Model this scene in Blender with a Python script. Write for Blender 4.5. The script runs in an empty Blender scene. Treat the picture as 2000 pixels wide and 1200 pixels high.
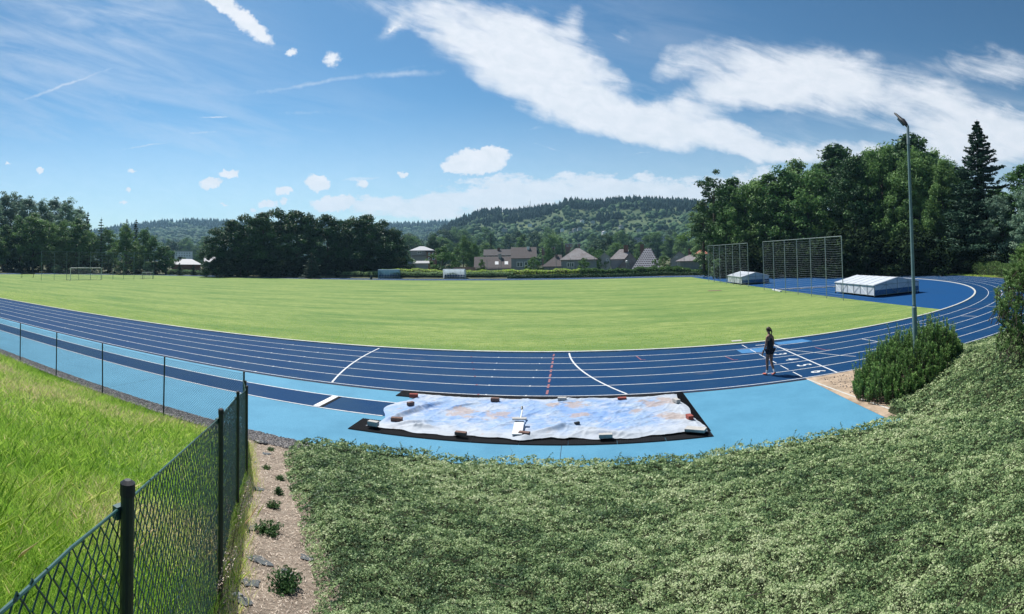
import bpy, math, random
import numpy as np
from mathutils import Matrix, Vector

# ---------------------------------------------------------------- camera, sky, sun, exposure
SC = bpy.context.scene
COL = SC.collection
YAW, PITCH, ROLL, FX, FY, YC, CAMH = -0.1382, 0.0312, -0.0151, 1015.13, 995.02, 472.09, 4.4213

def cam_axes():
    f = np.array([math.sin(YAW)*math.cos(PITCH), math.cos(YAW)*math.cos(PITCH), math.sin(PITCH)])
    r0 = np.array([math.cos(YAW), -math.sin(YAW), 0.0]); u0 = np.cross(r0, f)
    r = r0*math.cos(ROLL) + u0*math.sin(ROLL); u = -r0*math.sin(ROLL) + u0*math.cos(ROLL)
    return r, f, u
R_, F_, U_ = cam_axes()
cd = bpy.data.cameras.new('camera'); cam = bpy.data.objects.new('camera', cd); COL.objects.link(cam); SC.camera = cam
cd.type = 'PANO'; cd.panorama_type = 'CENTRAL_CYLINDRICAL'; cd.central_cylindrical_radius = 1.0
cd.central_cylindrical_range_u_min = -1000/FX; cd.central_cylindrical_range_u_max = 1000/FX
cd.central_cylindrical_range_v_min = -(1200-YC)/FY; cd.central_cylindrical_range_v_max = YC/FY
cd.clip_start = 0.05; cd.clip_end = 20000
cam.matrix_world = Matrix.Translation((0, 0, CAMH)) @ Matrix(((R_[0], U_[0], -F_[0]), (R_[1], U_[1], -F_[1]), (R_[2], U_[2], -F_[2]))).to_4x4()

SUN_EL, SUN_AZ = math.radians(56), math.radians(-46)      # azimuth from +Y towards +X
SUN_STRENGTH, SKY_STRENGTH, CLOUD_LEVEL, EXPOSURE = 4.8, 0.085, 0.62, 0.58
SC.view_settings.view_transform = 'Standard'; SC.view_settings.look = 'None'
SC.view_settings.exposure = EXPOSURE; SC.view_settings.gamma = 1.0
SC.cycles.max_bounces = 6; SC.cycles.diffuse_bounces = 3; SC.cycles.glossy_bounces = 2; SC.cycles.transmission_bounces = 4
SC.cycles.transparent_max_bounces = 8; SC.cycles.volume_bounces = 0; SC.cycles.use_denoising = True
SC.cycles.caustics_reflective = False; SC.cycles.caustics_refractive = False

def ray(x, y):
    th = (x-1000)/FX
    v = math.sin(th)*R_ + math.cos(th)*F_ + (YC-y)/FY*U_
    return v/math.hypot(v[0], v[1])                         # unit horizontal length
def g0(x, y, z=0.0):                                        # photo point to the level ground
    v = ray(x, y); t = (z-CAMH)/v[2]; return (v[0]*t, v[1]*t)
def at(x, y, d):                                            # photo point at a horizontal distance
    v = ray(x, y); return Vector((v[0]*d, v[1]*d, CAMH+v[2]*d))

def sky_world():
    w = bpy.data.worlds.new('World'); SC.world = w; w.use_nodes = True
    nt = w.node_tree; N = nt.nodes; L = nt.links; N.clear()
    out = N.new('ShaderNodeOutputWorld'); bg = N.new('ShaderNodeBackground'); L.new(bg.outputs[0], out.inputs[0])
    sky = N.new('ShaderNodeTexSky'); sky.sky_type = 'NISHITA'; sky.sun_disc = False
    sky.sun_elevation = SUN_EL; sky.sun_rotation = SUN_AZ
    sky.altitude = 400; sky.air_density = 1.0; sky.dust_density = 0.6; sky.ozone_density = 2.5
    def m(op, a, b=None, c=None, clamp=False):
        n = N.new('ShaderNodeMath'); n.operation = op; n.use_clamp = clamp
        for i, v in enumerate((a, b, c)):
            if v is None: continue
            if isinstance(v, (int, float)): n.inputs[i].default_value = v
            else: L.new(v, n.inputs[i])
        return n.outputs[0]
    tc = N.new('ShaderNodeTexCoord'); sp = N.new('ShaderNodeSeparateXYZ'); L.new(tc.outputs['Generated'], sp.inputs[0])
    az = m('ARCTAN2', sp.outputs[0], sp.outputs[1])
    hz = m('SQRT', m('ADD', m('MULTIPLY', sp.outputs[0], sp.outputs[0]), m('MULTIPLY', sp.outputs[1], sp.outputs[1])))
    el = m('DIVIDE', sp.outputs[2], m('MAXIMUM', hz, 0.05))
    cb = N.new('ShaderNodeCombineXYZ'); L.new(az, cb.inputs[0]); L.new(el, cb.inputs[1])
    P = cb.outputs[0]
    def noise(vec, scale, detail, rough, stretch=None, rot=0.0, dist=0.0, col=False):
        if stretch:
            mp = N.new('ShaderNodeMapping'); mp.vector_type = 'POINT'; L.new(vec, mp.inputs[0])
            mp.inputs['Rotation'].default_value = (0, 0, rot)
            m2 = N.new('ShaderNodeMapping'); L.new(mp.outputs[0], m2.inputs[0]); m2.inputs['Scale'].default_value = stretch+(1,)
            vec = m2.outputs[0]
        n = N.new('ShaderNodeTexNoise'); L.new(vec, n.inputs['Vector']); n.inputs['Scale'].default_value = scale
        n.inputs['Detail'].default_value = detail; n.inputs['Roughness'].default_value = rough; n.inputs['Distortion'].default_value = dist
        return n.outputs['Color'] if col else n.outputs['Fac']
    def warp(vec, ncol, amp):
        a = N.new('ShaderNodeVectorMath'); a.operation = 'SUBTRACT'; L.new(ncol, a.inputs[0]); a.inputs[1].default_value = (.5, .5, .5)
        b = N.new('ShaderNodeVectorMath'); b.operation = 'MULTIPLY'; L.new(a.outputs[0], b.inputs[0]); b.inputs[1].default_value = (amp, amp, 0)
        c = N.new('ShaderNodeVectorMath'); c.operation = 'ADD'; L.new(vec, c.inputs[0]); L.new(b.outputs[0], c.inputs[1])
        return c.outputs[0]
    def blobs(vec, items, op='MAXIMUM'):
        acc = None
        for (x, y, rx, ry, ang, s) in items:
            v = ray(x, y); a0 = math.atan2(v[0], v[1]); e0 = v[2]
            mp = N.new('ShaderNodeMapping'); mp.vector_type = 'TEXTURE'; L.new(vec, mp.inputs[0])
            mp.inputs['Location'].default_value = (a0, e0, 0); mp.inputs['Rotation'].default_value = (0, 0, math.radians(ang))
            mp.inputs['Scale'].default_value = (rx/FX, ry/FX, 1)
            g = N.new('ShaderNodeTexGradient'); g.gradient_type = 'SPHERICAL'; L.new(mp.outputs[0], g.inputs[0])
            o = m('MULTIPLY', g.outputs['Fac'], s)
            acc = o if acc is None else m(op, acc, o)
        return acc
    def smooth(v, lo, hi, top=1.0):
        r = N.new('ShaderNodeMapRange'); r.interpolation_type = 'SMOOTHSTEP'; L.new(v, r.inputs[0])
        r.inputs[1].default_value = lo; r.inputs[2].default_value = hi; r.inputs[3].default_value = 0; r.inputs[4].default_value = top
        return r.outputs[0]
    # high thin cloud: one long band falling to the right, a second lobe, loose veils
    Pw = warp(warp(P, noise(P, 5, 3, .55, col=True), .10), noise(P, 22, 5, .6, col=True), .035)
    cir = blobs(Pw, [(850, 20, 230, 70, -14, 1.0), (1010, 100, 240, 110, -24, 1.5), (1130, 190, 260, 90, -22, 1.6), (1300, 250, 300, 58, -14, 1.5),
                     (1500, 285, 300, 34, -6, 1.0), (1500, 140, 250, 100, -8, 1.25), (1660, 170, 260, 75, -10, 1.25), (1400, 190, 230, 50, 10, .9),
                     (1850, 250, 260, 90, -8, 1.25), (1960, 130, 190, 60, -5, 1.0), (1980, 290, 230, 80, 0, 1.25), (1600, 305, 330, 26, -2, .9),
                     (1120, 45, 60, 40, 60, .8), (1210, 60, 60, 34, -50, .55), (1300, 130, 80, 40, 30, .5), (760, 60, 60, 22, 35, .7), (1760, 330, 200, 40, 0, .8)], 'ADD')
    wis = noise(P, 3.2, 9, .62, (1.0, 5.5), math.radians(16), .6)
    wis2 = noise(P, 9, 7, .62, (1.0, 3.0), math.radians(24), .9)
    cirv = m('ADD', m('MULTIPLY', cir, 1.0), m('ADD', m('MULTIPLY', m('SUBTRACT', wis, .5), 2.0), m('MULTIPLY', m('SUBTRACT', wis2, .5), 1.3)))
    cird = smooth(cirv, .02, 1.30, .96)
    cird = m('MULTIPLY', cird, smooth(cir, .02, .5))
    # faint contrails and streaks
    Ps = warp(P, noise(P, 16, 4, .6, col=True), .018)
    st = blobs(Ps, [(130, 165, 190, 7, 21, .75), (600, 165, 330, 10, 9, .55), (780, 145, 140, 12, 2, .6), (290, 283, 130, 4, 9, .7), (420, 229, 48, 2.5, 3, 1.0),
                    (390, 260, 110, 7, 0, .6), (290, 245, 110, 10, 17, .4), (90, 332, 190, 5, 0, .5), 
                    (220, 180, 160, 40, -12, .38), (60, 110, 170, 90, 0, .34), (600, 220, 200, 12, 3, .4), (1080, 290, 120, 6, -18, .55), (1250, 300, 90, 5, 8, .55),
                    (1040, 250, 100, 9, 8, .4), (700, 350, 90, 9, 2, .9), (150, 60, 200, 60, 10, .3)])
    stn = noise(P, 60, 4, .7)
    std = m('MULTIPLY', smooth(m('ADD', st, m('MULTIPLY', m('SUBTRACT', stn, .5), .5)), .12, .9), .62)
    # fair weather cumulus
    Pc = warp(warp(P, noise(P, 55, 5, .6, col=True), .026), noise(P, 160, 3, .6, col=True), .009)
    cum = blobs(Pc, [(932, 316, 78, 34, 4, 2.0), (900, 326, 52, 18, 0, 1.8), (960, 303, 46, 24, 0, 1.8), (620, 358, 36, 20, -8, 1.6), (555, 373, 26, 13, 0, 1.4),
                     (410, 358, 32, 16, 10, 1.3), (446, 339, 27, 12, 0, 1.4), (522, 397, 27, 11, 4, 1.3), (556, 393, 13, 9, 0, 1.2), (652, 397, 62, 20, 6, 1.8),
                     (708, 358, 22, 15, -20, .9), (78, 331, 13, 11, 0, 1.5), (257, 334, 14, 9, 0, .8), (250, 370, 10, 6, 0, 1.0), (243, 397, 10, 6, 0, 1.0),
                     (788, 343, 14, 7, 0, 1.2), (436, 398, 12, 5, 0, 1.0), (648, 116, 24, 22, 0, .75), (570, 103, 18, 14, 0, .9), (16, 318, 8, 5, 0, .9), (480, 42, 92, 26, -40, 1.15), (505, 62, 60, 22, -42, .9), (432, 5, 66, 24, -36, 1.2),
                     (494, 411, 18, 8, 0, .8), (770, 55, 40, 13, 30, .7)])
    cumd = smooth(m('ADD', cum, m('MULTIPLY', m('SUBTRACT', noise(P, 90, 6, .65), .5), .55)), .14, .62)
    cumd = m('MULTIPLY', cumd, smooth(cum, .0, .22))
    # long bank of cloud low over the hills
    bank = blobs(Pc, [(730, 398, 120, 26, 2, 1.7), (850, 402, 190, 40, 5, 2.0), (1000, 385, 260, 52, 3, 2.2), (1180, 376, 240, 50, -2, 2.2), (1330, 380, 170, 46, 0, 2.0),
                      (1258, 348, 34, 22, 0, 1.6), (820, 420, 260, 18, 0, 1.3), (1450, 370, 200, 60, 0, 1.6), (950, 350, 170, 14, 6, .9)])
    bankd = smooth(m('ADD', bank, m('MULTIPLY', m('SUBTRACT', noise(P, 16, 8, .62, (1, 2.6)), .5), 3.2)), .10, 1.15, .92)
    bankd = m('MULTIPLY', bankd, smooth(bank, .0, .4))
    veil = blobs(P, [(60, 120, 520, 330, 0, .55), (480, 300, 520, 200, 0, .42), (250, 40, 420, 160, -10, .45), (1850, 330, 480, 180, 0, 1.1), (1500, 330, 420, 60, 0, .5), (1000, 420, 900, 90, 0, .5), (1650, 230, 500, 160, 0, .35), (1250, 60, 420, 120, -20, .25)], 'ADD')
    veild = m('MULTIPLY', m('MULTIPLY', veil, smooth(wis, .30, .70)), .62, clamp=True)
    veild = m('MAXIMUM', veild, m('SUBTRACT', .50, smooth(el, .02, .34, .50)))
    d = m('MAXIMUM', m('MAXIMUM', m('MAXIMUM', cird, std), m('MAXIMUM', cumd, bankd)), veild)
    # cloud tone: slightly greyer folds, whiter tops
    tone = noise(P, 26, 8, .62, (1.0, 2.0), math.radians(12), .6)
    tr = N.new('ShaderNodeMapRange'); L.new(tone, tr.inputs[0]); tr.inputs[1].default_value = .35; tr.inputs[2].default_value = .65
    tr.inputs[3].default_value = 0; tr.inputs[4].default_value = 1
    cc = N.new('ShaderNodeMix'); cc.data_type = 'RGBA'; L.new(tr.outputs[0], cc.inputs[0])
    k = CLOUD_LEVEL
    cc.inputs[6].default_value = (.88*k, .93*k, 1.0*k, 1); cc.inputs[7].default_value = (1.0*k, 1.02*k, 1.08*k, 1)
    # the blue of the sky: physical sky, a little cleaner and deeper
    skm = N.new('ShaderNodeMix'); skm.data_type = 'RGBA'; skm.blend_type = 'MULTIPLY'; skm.inputs[0].default_value = 1
    L.new(sky.outputs[0], skm.inputs[6]); skm.inputs[7].default_value = (SKY_STRENGTH*.84, SKY_STRENGTH*1.08, SKY_STRENGTH*1.04, 1)
    mx = N.new('ShaderNodeMix'); mx.data_type = 'RGBA'; L.new(d, mx.inputs[0])
    gm = N.new('ShaderNodeGamma'); gm.inputs[1].default_value = 1.42; L.new(skm.outputs[2], gm.inputs[0]); L.new(gm.outputs[0], mx.inputs[6]); L.new(cc.outputs[2], mx.inputs[7])
    L.new(mx.outputs[2], bg.inputs[0]); bg.inputs[1].default_value = 1.0
    w.cycles.sampling_method = 'MANUAL'; w.cycles.sample_map_resolution = 512
sky_world()
ld = bpy.data.lights.new('sun', 'SUN'); ld.energy = SUN_STRENGTH; ld.angle = math.radians(.53); ld.color = (1.0, .955, .89)
sun = bpy.data.objects.new('sun', ld); COL.objects.link(sun)
sd = Vector((math.sin(SUN_AZ)*math.cos(SUN_EL), math.cos(SUN_AZ)*math.cos(SUN_EL), math.sin(SUN_EL)))
sun.rotation_euler = sd.to_track_quat('Z', 'Y').to_euler(); sun.location = (-40, 60, 120)

# ---------------------------------------------------------------- helpers
rng = np.random.default_rng(11)
random.seed(5)

def tag(o, label=None, cat=None, group=None, kind=None):
    if label: o['label'] = label
    if cat: o['category'] = cat
    if group: o['group'] = group
    if kind: o['kind'] = kind
    return o
def empty(name, loc=(0, 0, 0), rz=0.0, label=None, cat=None, group=None):
    o = bpy.data.objects.new(name, None); COL.objects.link(o); o.location = loc; o.rotation_euler = (0, 0, rz)
    o.empty_display_size = .3
    return tag(o, label, cat, group)
def link(name, me, mat=None, parent=None):
    o = bpy.data.objects.new(name, me); COL.objects.link(o)
    if mat is not None and not me.materials: me.materials.append(mat)
    if parent is not None: o.parent = parent
    return o
def copy_tree(o, parent=None):
    c = o.copy(); COL.objects.link(c); c.parent = parent
    for ch in list(o.children): copy_tree(ch, c)
    return c

class MB:
    def __init__(s): s.v = []; s.f = []
    def add(s, vs, fs):
        n = len(s.v); s.v += [tuple(p) for p in vs]; s.f += [tuple(i+n for i in f) for f in fs]; return s
    def box(s, c, d, rz=0.0, rx=0.0, ry=0.0):
        hx, hy, hz = d[0]/2, d[1]/2, d[2]/2
        M = Matrix.Rotation(rz, 3, 'Z') @ Matrix.Rotation(ry, 3, 'Y') @ Matrix.Rotation(rx, 3, 'X')
        vs = [Vector(c) + M @ Vector((x*hx, y*hy, z*hz)) for x in (-1, 1) for y in (-1, 1) for z in (-1, 1)]
        return s.add(vs, [(0, 1, 3, 2), (4, 6, 7, 5), (0, 4, 5, 1), (2, 3, 7, 6), (0, 2, 6, 4), (1, 5, 7, 3)])
    def tube(s, pts, rad, n=8, cap=True):
        pts = [Vector(p) for p in pts]
        if not isinstance(rad, (list, tuple)): rad = [rad]*len(pts)
        rings = []; base = len(s.v)
        for i, p in enumerate(pts):
            t = (pts[min(i+1, len(pts)-1)] - pts[max(i-1, 0)]).normalized()
            a = t.cross(Vector((0, 0, 1)))
            if a.length < 1e-3: a = Vector((1, 0, 0))
            a.normalize(); b = t.cross(a)
            for k in range(n):
                q = 2*math.pi*k/n; s.v.append(tuple(p + (a*math.cos(q) + b*math.sin(q))*rad[i]))
        for i in range(len(pts)-1):
            for k in range(n):
                s.f.append((base+i*n+k, base+i*n+(k+1) % n, base+(i+1)*n+(k+1) % n, base+(i+1)*n+k))
        if cap:
            s.f.append(tuple(base+k for k in range(n-1, -1, -1))); s.f.append(tuple(base+(len(pts)-1)*n+k for k in range(n)))
        return s
    def prism(s, poly, z0, z1):
        n = len(poly)
        vs = [(p[0], p[1], z0) for p in poly] + [(p[0], p[1], z1) for p in poly]
        return s.add(vs, [tuple(range(n-1, -1, -1)), tuple(range(n, 2*n))] + [(i, (i+1) % n, n+(i+1) % n, n+i) for i in range(n)])
    def sheet(s, poly, z): return s.add([(p[0], p[1], z) for p in poly], [tuple(range(len(poly)))])
    def band(s, pts, w, z=0.0, closed=False):           # flat ribbon along a polyline on level ground
        n = len(pts); vs = []
        for i in range(n):
            a = pts[(i-1) % n] if closed or i else pts[0]; b = pts[(i+1) % n] if closed or i < n-1 else pts[-1]
            t = Vector((b[0]-a[0], b[1]-a[1])).normalized(); nx, ny = -t.y*w/2, t.x*w/2
            vs += [(pts[i][0]+nx, pts[i][1]+ny, z), (pts[i][0]-nx, pts[i][1]-ny, z)]
        m = n if closed else n-1
        return s.add(vs, [(2*i, 2*i+1, 2*((i+1) % n)+1, 2*((i+1) % n)) for i in range(m)])
    def mesh(s, name, smooth=False):
        me = bpy.data.meshes.new(name); me.from_pydata(s.v, [], s.f); me.update()
        if smooth: me.shade_smooth()
        return me
    def build(s, name, mat, parent=None, smooth=False): return link(name, s.mesh(name, smooth), mat, parent)

def np_mesh(name, V, F, mat=None, parent=None, rnd=None, smooth=False, obj=True):
    V = np.asarray(V, np.float32); F = np.asarray(F, np.int32); k = F.shape[1]
    me = bpy.data.meshes.new(name); me.vertices.add(len(V)); me.vertices.foreach_set('co', V.ravel())
    me.loops.add(F.size); me.loops.foreach_set('vertex_index', F.ravel())
    me.polygons.add(len(F)); me.polygons.foreach_set('loop_start', np.arange(0, F.size, k, dtype=np.int32))
    me.update(calc_edges=True)
    if rnd is not None:
        a = me.attributes.new('rnd', 'FLOAT', 'FACE'); a.data.foreach_set('value', np.asarray(rnd, np.float32))
    if smooth: me.shade_smooth()
    if not obj:
        if mat is not None: me.materials.append(mat)
        return me
    return link(name, me, mat, parent)

def unit(v): return v/np.maximum(np.linalg.norm(v, axis=1, keepdims=True), 1e-9)
def leaves(C, size, nbias=(0, 0, 0), wid=.55, r=rng):     # diamond shaped leaves at C
    n = len(C); size = np.broadcast_to(size, (n,))[:, None]
    nor = unit(r.normal(size=(n, 3)) + np.asarray(nbias)); a = unit(np.cross(nor, r.normal(size=(n, 3)))); b = np.cross(nor, a)
    a = a*size*.5; b = b*size*.5*wid
    V = np.stack([C-a, C-b, C+a, C+b], 1).reshape(-1, 3)
    return V, np.arange(4*n).reshape(n, 4)
def grid_faces(nu, nv):
    i = np.arange(nu-1)[:, None]*nv + np.arange(nv-1)[None, :]
    return np.stack([i, i+nv, i+nv+1, i+1], -1).reshape(-1, 4)

# smooth value noise in numpy
def vnoise(x, y, seed=0):
    x = np.asarray(x, float); y = np.asarray(y, float)
    xi = np.floor(x).astype(np.int64); yi = np.floor(y).astype(np.int64); fx = x-xi; fy = y-yi
    fx = fx*fx*(3-2*fx); fy = fy*fy*(3-2*fy)
    def h(a, b):
        q = (a*374761393 + b*668265263 + seed*2147483647) & 0xffffffff
        q = ((q ^ (q >> 13))*1274126177) & 0xffffffff
        return ((q ^ (q >> 16)) & 0xffff)/65535.0
    return (h(xi, yi)*(1-fx) + h(xi+1, yi)*fx)*(1-fy) + (h(xi, yi+1)*(1-fx) + h(xi+1, yi+1)*fx)*fy
def fbm(x, y, o=4, seed=0):
    s = 0; a = .5; t = 0
    for k in range(o): s = s + a*vnoise(x*2**k, y*2**k, seed+k); t += a; a *= .5
    return s/t

# ---------------------------------------------------------------- materials
def mat(name, c1, c2=None, scale=5.0, rough=.8, bump=0.0, detail=6, c3=None, scale3=.5, f3=.5, stretch=None, spec=.3, metal=0.0, lo=.35, hi=.65, bscale=None, sheen=None, alpha=None):
    m = bpy.data.materials.new(name); m.use_nodes = True; nt = m.node_tree; N = nt.nodes; L = nt.links
    p = N['Principled BSDF']; p.inputs['Roughness'].default_value = rough; p.inputs['Metallic'].default_value = metal
    p.inputs['Specular IOR Level'].default_value = spec
    if c2 is None and c3 is None and not bump:
        p.inputs['Base Color'].default_value = (*c1, 1); return m
    tc = N.new('ShaderNodeTexCoord'); vec = tc.outputs['Object']
    if stretch:
        mp = N.new('ShaderNodeMapping'); L.new(vec, mp.inputs[0]); mp.inputs['Scale'].default_value = stretch; vec = mp.outputs[0]
    def nz(sc, d):
        n = N.new('ShaderNodeTexNoise'); L.new(vec, n.inputs['Vector']); n.inputs['Scale'].default_value = sc; n.inputs['Detail'].default_value = d
        n.inputs['Roughness'].default_value = .65; return n.outputs['Fac']
    def rmp(f, lo, hi):
        r = N.new('ShaderNodeMapRange'); L.new(f, r.inputs[0]); r.inputs[1].default_value = lo; r.inputs[2].default_value = hi; return r.outputs[0]
    def mixc(f, a, b):
        x = N.new('ShaderNodeMix'); x.data_type = 'RGBA'
        L.new(f, x.inputs[0])
        for i, v in ((6, a), (7, b)):
            if isinstance(v, tuple): x.inputs[i].default_value = (*v, 1)
            else: L.new(v, x.inputs[i])
        return x.outputs[2]
    col = c1
    f = nz(scale, detail)
    if c2 is not None: col = mixc(rmp(f, lo, hi), c1, c2)
    if c3 is not None:
        f2 = rmp(nz(scale3, 4), .42, .7)
        mm = N.new('ShaderNodeMath'); mm.operation = 'MULTIPLY'; L.new(f2, mm.inputs[0]); mm.inputs[1].default_value = f3
        col = mixc(mm.outputs[0], col, c3)
    if isinstance(col, tuple): p.inputs['Base Color'].default_value = (*col, 1)
    else: L.new(col, p.inputs['Base Color'])
    if bump:
        b = N.new('ShaderNodeBump'); b.inputs['Strength'].default_value = bump; b.inputs['Distance'].default_value = .05
        L.new(nz(bscale, 4) if bscale else f, b.inputs['Height']); L.new(b.outputs[0], p.inputs['Normal'])
    return m

def leafmat(name, cols, rough=.6, trans=.34, spec=.2, tcol=None):
    m = bpy.data.materials.new(name); m.use_nodes = True; nt = m.node_tree; N = nt.nodes; L = nt.links
    p = N['Principled BSDF']; p.inputs['Roughness'].default_value = rough; p.inputs['Specular IOR Level'].default_value = spec
    a = N.new('ShaderNodeAttribute'); a.attribute_name = 'rnd'
    oi = N.new('ShaderNodeObjectInfo')
    r = N.new('ShaderNodeValToRGB'); L.new(a.outputs['Fac'], r.inputs[0])
    el = r.color_ramp.elements; n = len(cols)
    el[0].position = 0; el[0].color = (*cols[0], 1); el[1].position = 1; el[1].color = (*cols[-1], 1)
    for i in range(1, n-1):
        e = el.new(i/(n-1)); e.color = (*cols[i], 1)
    hs = N.new('ShaderNodeHueSaturation'); L.new(r.outputs[0], hs.inputs['Color'])
    mr = N.new('ShaderNodeMapRange'); L.new(oi.outputs['Random'], mr.inputs[0]); mr.inputs[3].default_value = .8; mr.inputs[4].default_value = 1.2
    L.new(mr.outputs[0], hs.inputs['Value'])
    mh = N.new('ShaderNodeMapRange'); L.new(oi.outputs['Random'], mh.inputs[0]); mh.inputs[3].default_value = .515; mh.inputs[4].default_value = .485
    L.new(mh.outputs[0], hs.inputs['Hue'])
    L.new(hs.outputs[0], p.inputs['Base Color'])
    if trans:
        t = N.new('ShaderNodeBsdfTranslucent'); L.new(hs.outputs[0], t.inputs[0])
        x = N.new('ShaderNodeMixShader'); x.inputs[0].default_value = trans; L.new(p.outputs[0], x.inputs[1]); L.new(t.outputs[0], x.inputs[2])
        L.new(x.outputs[0], N['Material Output'].inputs[0])
    return m

M = {}
M['soil'] = mat('soil', (.05, .06, .025), (.10, .105, .05), 1.5, .95, .4)
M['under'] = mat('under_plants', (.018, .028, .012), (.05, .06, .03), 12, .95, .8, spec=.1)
M['lawn'] = mat('lawn', (.125, .205, .055), (.265, .320, .110), 4.0, .95, .6, 12, c3=(.075, .165, .045), scale3=.38, f3=.85, stretch=(.22, 1, 1), spec=.12, bscale=14, lo=.36, hi=.64)
M['track'] = mat('track_surface', (.0026, .031, .098), (.005, .046, .130), 60, .8, .2, c3=(.015, .052, .112), scale3=.6, f3=.75, spec=.08, bscale=220)
M['dzone'] = mat('blue_surface', (.004, .052, .165), (.007, .064, .185), 50, .75, .2, c3=(.010, .055, .15), scale3=.3, f3=.4, spec=.12, bscale=200)
M['apron'] = mat('light_blue_rubber', (.055, .225, .36), (.105, .305, .445), 90, .8, .35, 3, c3=(.05, .195, .31), scale3=.7, f3=.6, spec=.3, bscale=150)
M['repair'] = mat('faded_blue_patch', (.035, .15, .34), (.05, .19, .38), 9, .8)
M['worn'] = mat('worn_rubber', (.010, .040, .10), (.016, .048, .112), 30, .9)
M['line'] = mat('white_line', (.60, .62, .63), (.30, .34, .40), 9, .8, lo=.45, hi=.8)
M['redline'] = mat('red_line', (.30, .11, .12), (.2, .08, .10), 10, .7)
M['kerb'] = mat('kerb_white', (.56, .56, .53), (.42, .42, .38), 3, .7, .2)
M['darkgap'] = mat('gutter_dark', (.012, .016, .022), (.02, .022, .028), 8, .9)
M['gravel'] = mat('gravel', (.10, .095, .095), (.24, .23, .225), 28, .95, .9, 5, c3=(.09, .085, .08), scale3=2.5)
M['sand'] = mat('sand', (.36, .27, .19), (.46, .36, .27), 3, .95, .5, c3=(.16, .125, .09), scale3=1.7, f3=.8)
M['mulch'] = mat('mulch', (.22, .17, .13), (.42, .35, .28), 24, .95, 1.0, 8, c3=(.11, .09, .07), scale3=3.0, f3=.7)
M['meadowsoil'] = mat('meadow_soil', (.05, .11, .018), (.09, .17, .03), 6, .95, .6, c3=(.14, .18, .05), scale3=.9)
M['rubber'] = mat('black_rubber', (.006, .007, .009), (.012, .013, .016), 30, .8, spec=.1)
M['greenpost'] = mat('dark_green_post', (.006, .018, .018), (.010, .026, .026), 20, .42, spec=.5)
M['greenwire'] = mat('green_wire', (.012, .055, .055), (.02, .085, .08), 30, .38, spec=.6)
M['galv'] = mat('galvanised', (.22, .27, .28), (.30, .35, .36), 12, .5, spec=.5, metal=.3)
M['greenpole'] = mat('green_pole', (.10, .17, .17), (.14, .215, .21), 9, .5, spec=.5)
M['netwire'] = mat('net_cord', (.20, .26, .30), None, rough=.6)
M['lampdark'] = mat('lamp_dark', (.018, .02, .024), (.035, .037, .04), 20, .5)
M['white'] = mat('white_paint', (.72, .73, .74), (.6, .61, .62), 6, .5)
M['tarpwhite'] = mat('white_tarpaulin', (.55, .58, .62), (.43, .47, .52), 2.0, .5, .2, spec=.4)
M['seatblue'] = mat('blue_plastic', (.02, .05, .16), (.03, .07, .2), 5, .5)
M['matblue'] = mat('mat_blue', (.03, .10, .22), (.05, .14, .28), 4, .6)
M['brick'] = mat('brick_dark', (.13, .075, .06), (.2, .12, .1), 14, .9, .4)
M['brickred'] = mat('brick_red', (.30, .07, .05), (.22, .06, .05), 14, .9, .4)
M['concrete'] = mat('concrete', (.36, .35, .33), (.46, .45, .43), 10, .9, .3)
M['stone'] = mat('stone', (.22, .22, .23), (.34, .34, .34), 8, .9, .5)
M['fabric'] = mat('weed_fabric', (.06, .07, .075), (.095, .105, .11), 20, .8, .3)
M['skin'] = mat('skin', (.20, .11, .085), (.25, .14, .105), 8, .55)
M['black'] = mat('black_cloth', (.010, .010, .018), (.016, .016, .026), 30, .8)
M['hair'] = mat('dark_hair', (.018, .011, .009), (.035, .022, .018), 60, .5, stretch=(1, 1, .1))
M['orange'] = mat('shoe_orange', (.60, .13, .07), (.5, .12, .08), 20, .6)
M['sock'] = mat('white_sock', (.72, .74, .76), None, rough=.8)
M['bark'] = mat('bark', (.045, .036, .028), (.09, .075, .06), 6, .95, .8, stretch=(1, 1, .3))
M['barkpale'] = mat('bark_pale', (.14, .13, .115), (.08, .075, .065), 5, .95, .6, stretch=(1, 1, .4))
M['glass'] = mat('window_glass', (.02, .05, .07), None, rough=.12, spec=.8)
M['frame'] = mat('window_frame', (.85, .87, .88), None, rough=.5)
M['shadowbox'] = mat('dark_opening', (.01, .012, .014), None, rough=.9)

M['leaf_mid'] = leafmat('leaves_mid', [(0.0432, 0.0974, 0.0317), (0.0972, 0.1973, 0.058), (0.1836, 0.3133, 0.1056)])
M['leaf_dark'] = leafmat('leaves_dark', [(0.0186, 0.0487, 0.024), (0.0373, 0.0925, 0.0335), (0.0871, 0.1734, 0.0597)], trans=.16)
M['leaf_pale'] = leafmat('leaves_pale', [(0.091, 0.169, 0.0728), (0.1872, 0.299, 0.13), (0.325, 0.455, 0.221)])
M['leaf_silver'] = leafmat('leaves_silver', [(0.0966, 0.1617, 0.1114), (0.1824, 0.2888, 0.2005), (0.3003, 0.4158, 0.2896)])
M['needle'] = leafmat('needles_dark', [(0.0126, 0.0378, 0.0252), (0.0252, 0.0672, 0.0378), (0.0504, 0.1092, 0.0588)], trans=.08)
M['needle_green'] = leafmat('needles_green', [(0.0278, 0.0784, 0.0244), (0.0784, 0.174, 0.0487), (0.2349, 0.3993, 0.1174)], trans=.2)
M['needle_pale'] = leafmat('needles_pale', [(.05, .115, .035), (.11, .21, .06), (.22, .34, .13)], trans=.3)
M['leaf_shade'] = leafmat('leaves_shade_toned', [(.010, .02, .010), (.018, .036, .014), (.034, .058, .022)], trans=.1, rough=.85, spec=.05)  # leaf colour darkened to paint in the shade under the woods
M['hedge'] = leafmat('hedge_leaves', [(0.0429, 0.0936, 0.0273), (0.0975, 0.1852, 0.0507), (0.2145, 0.2925, 0.0878)])
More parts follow.
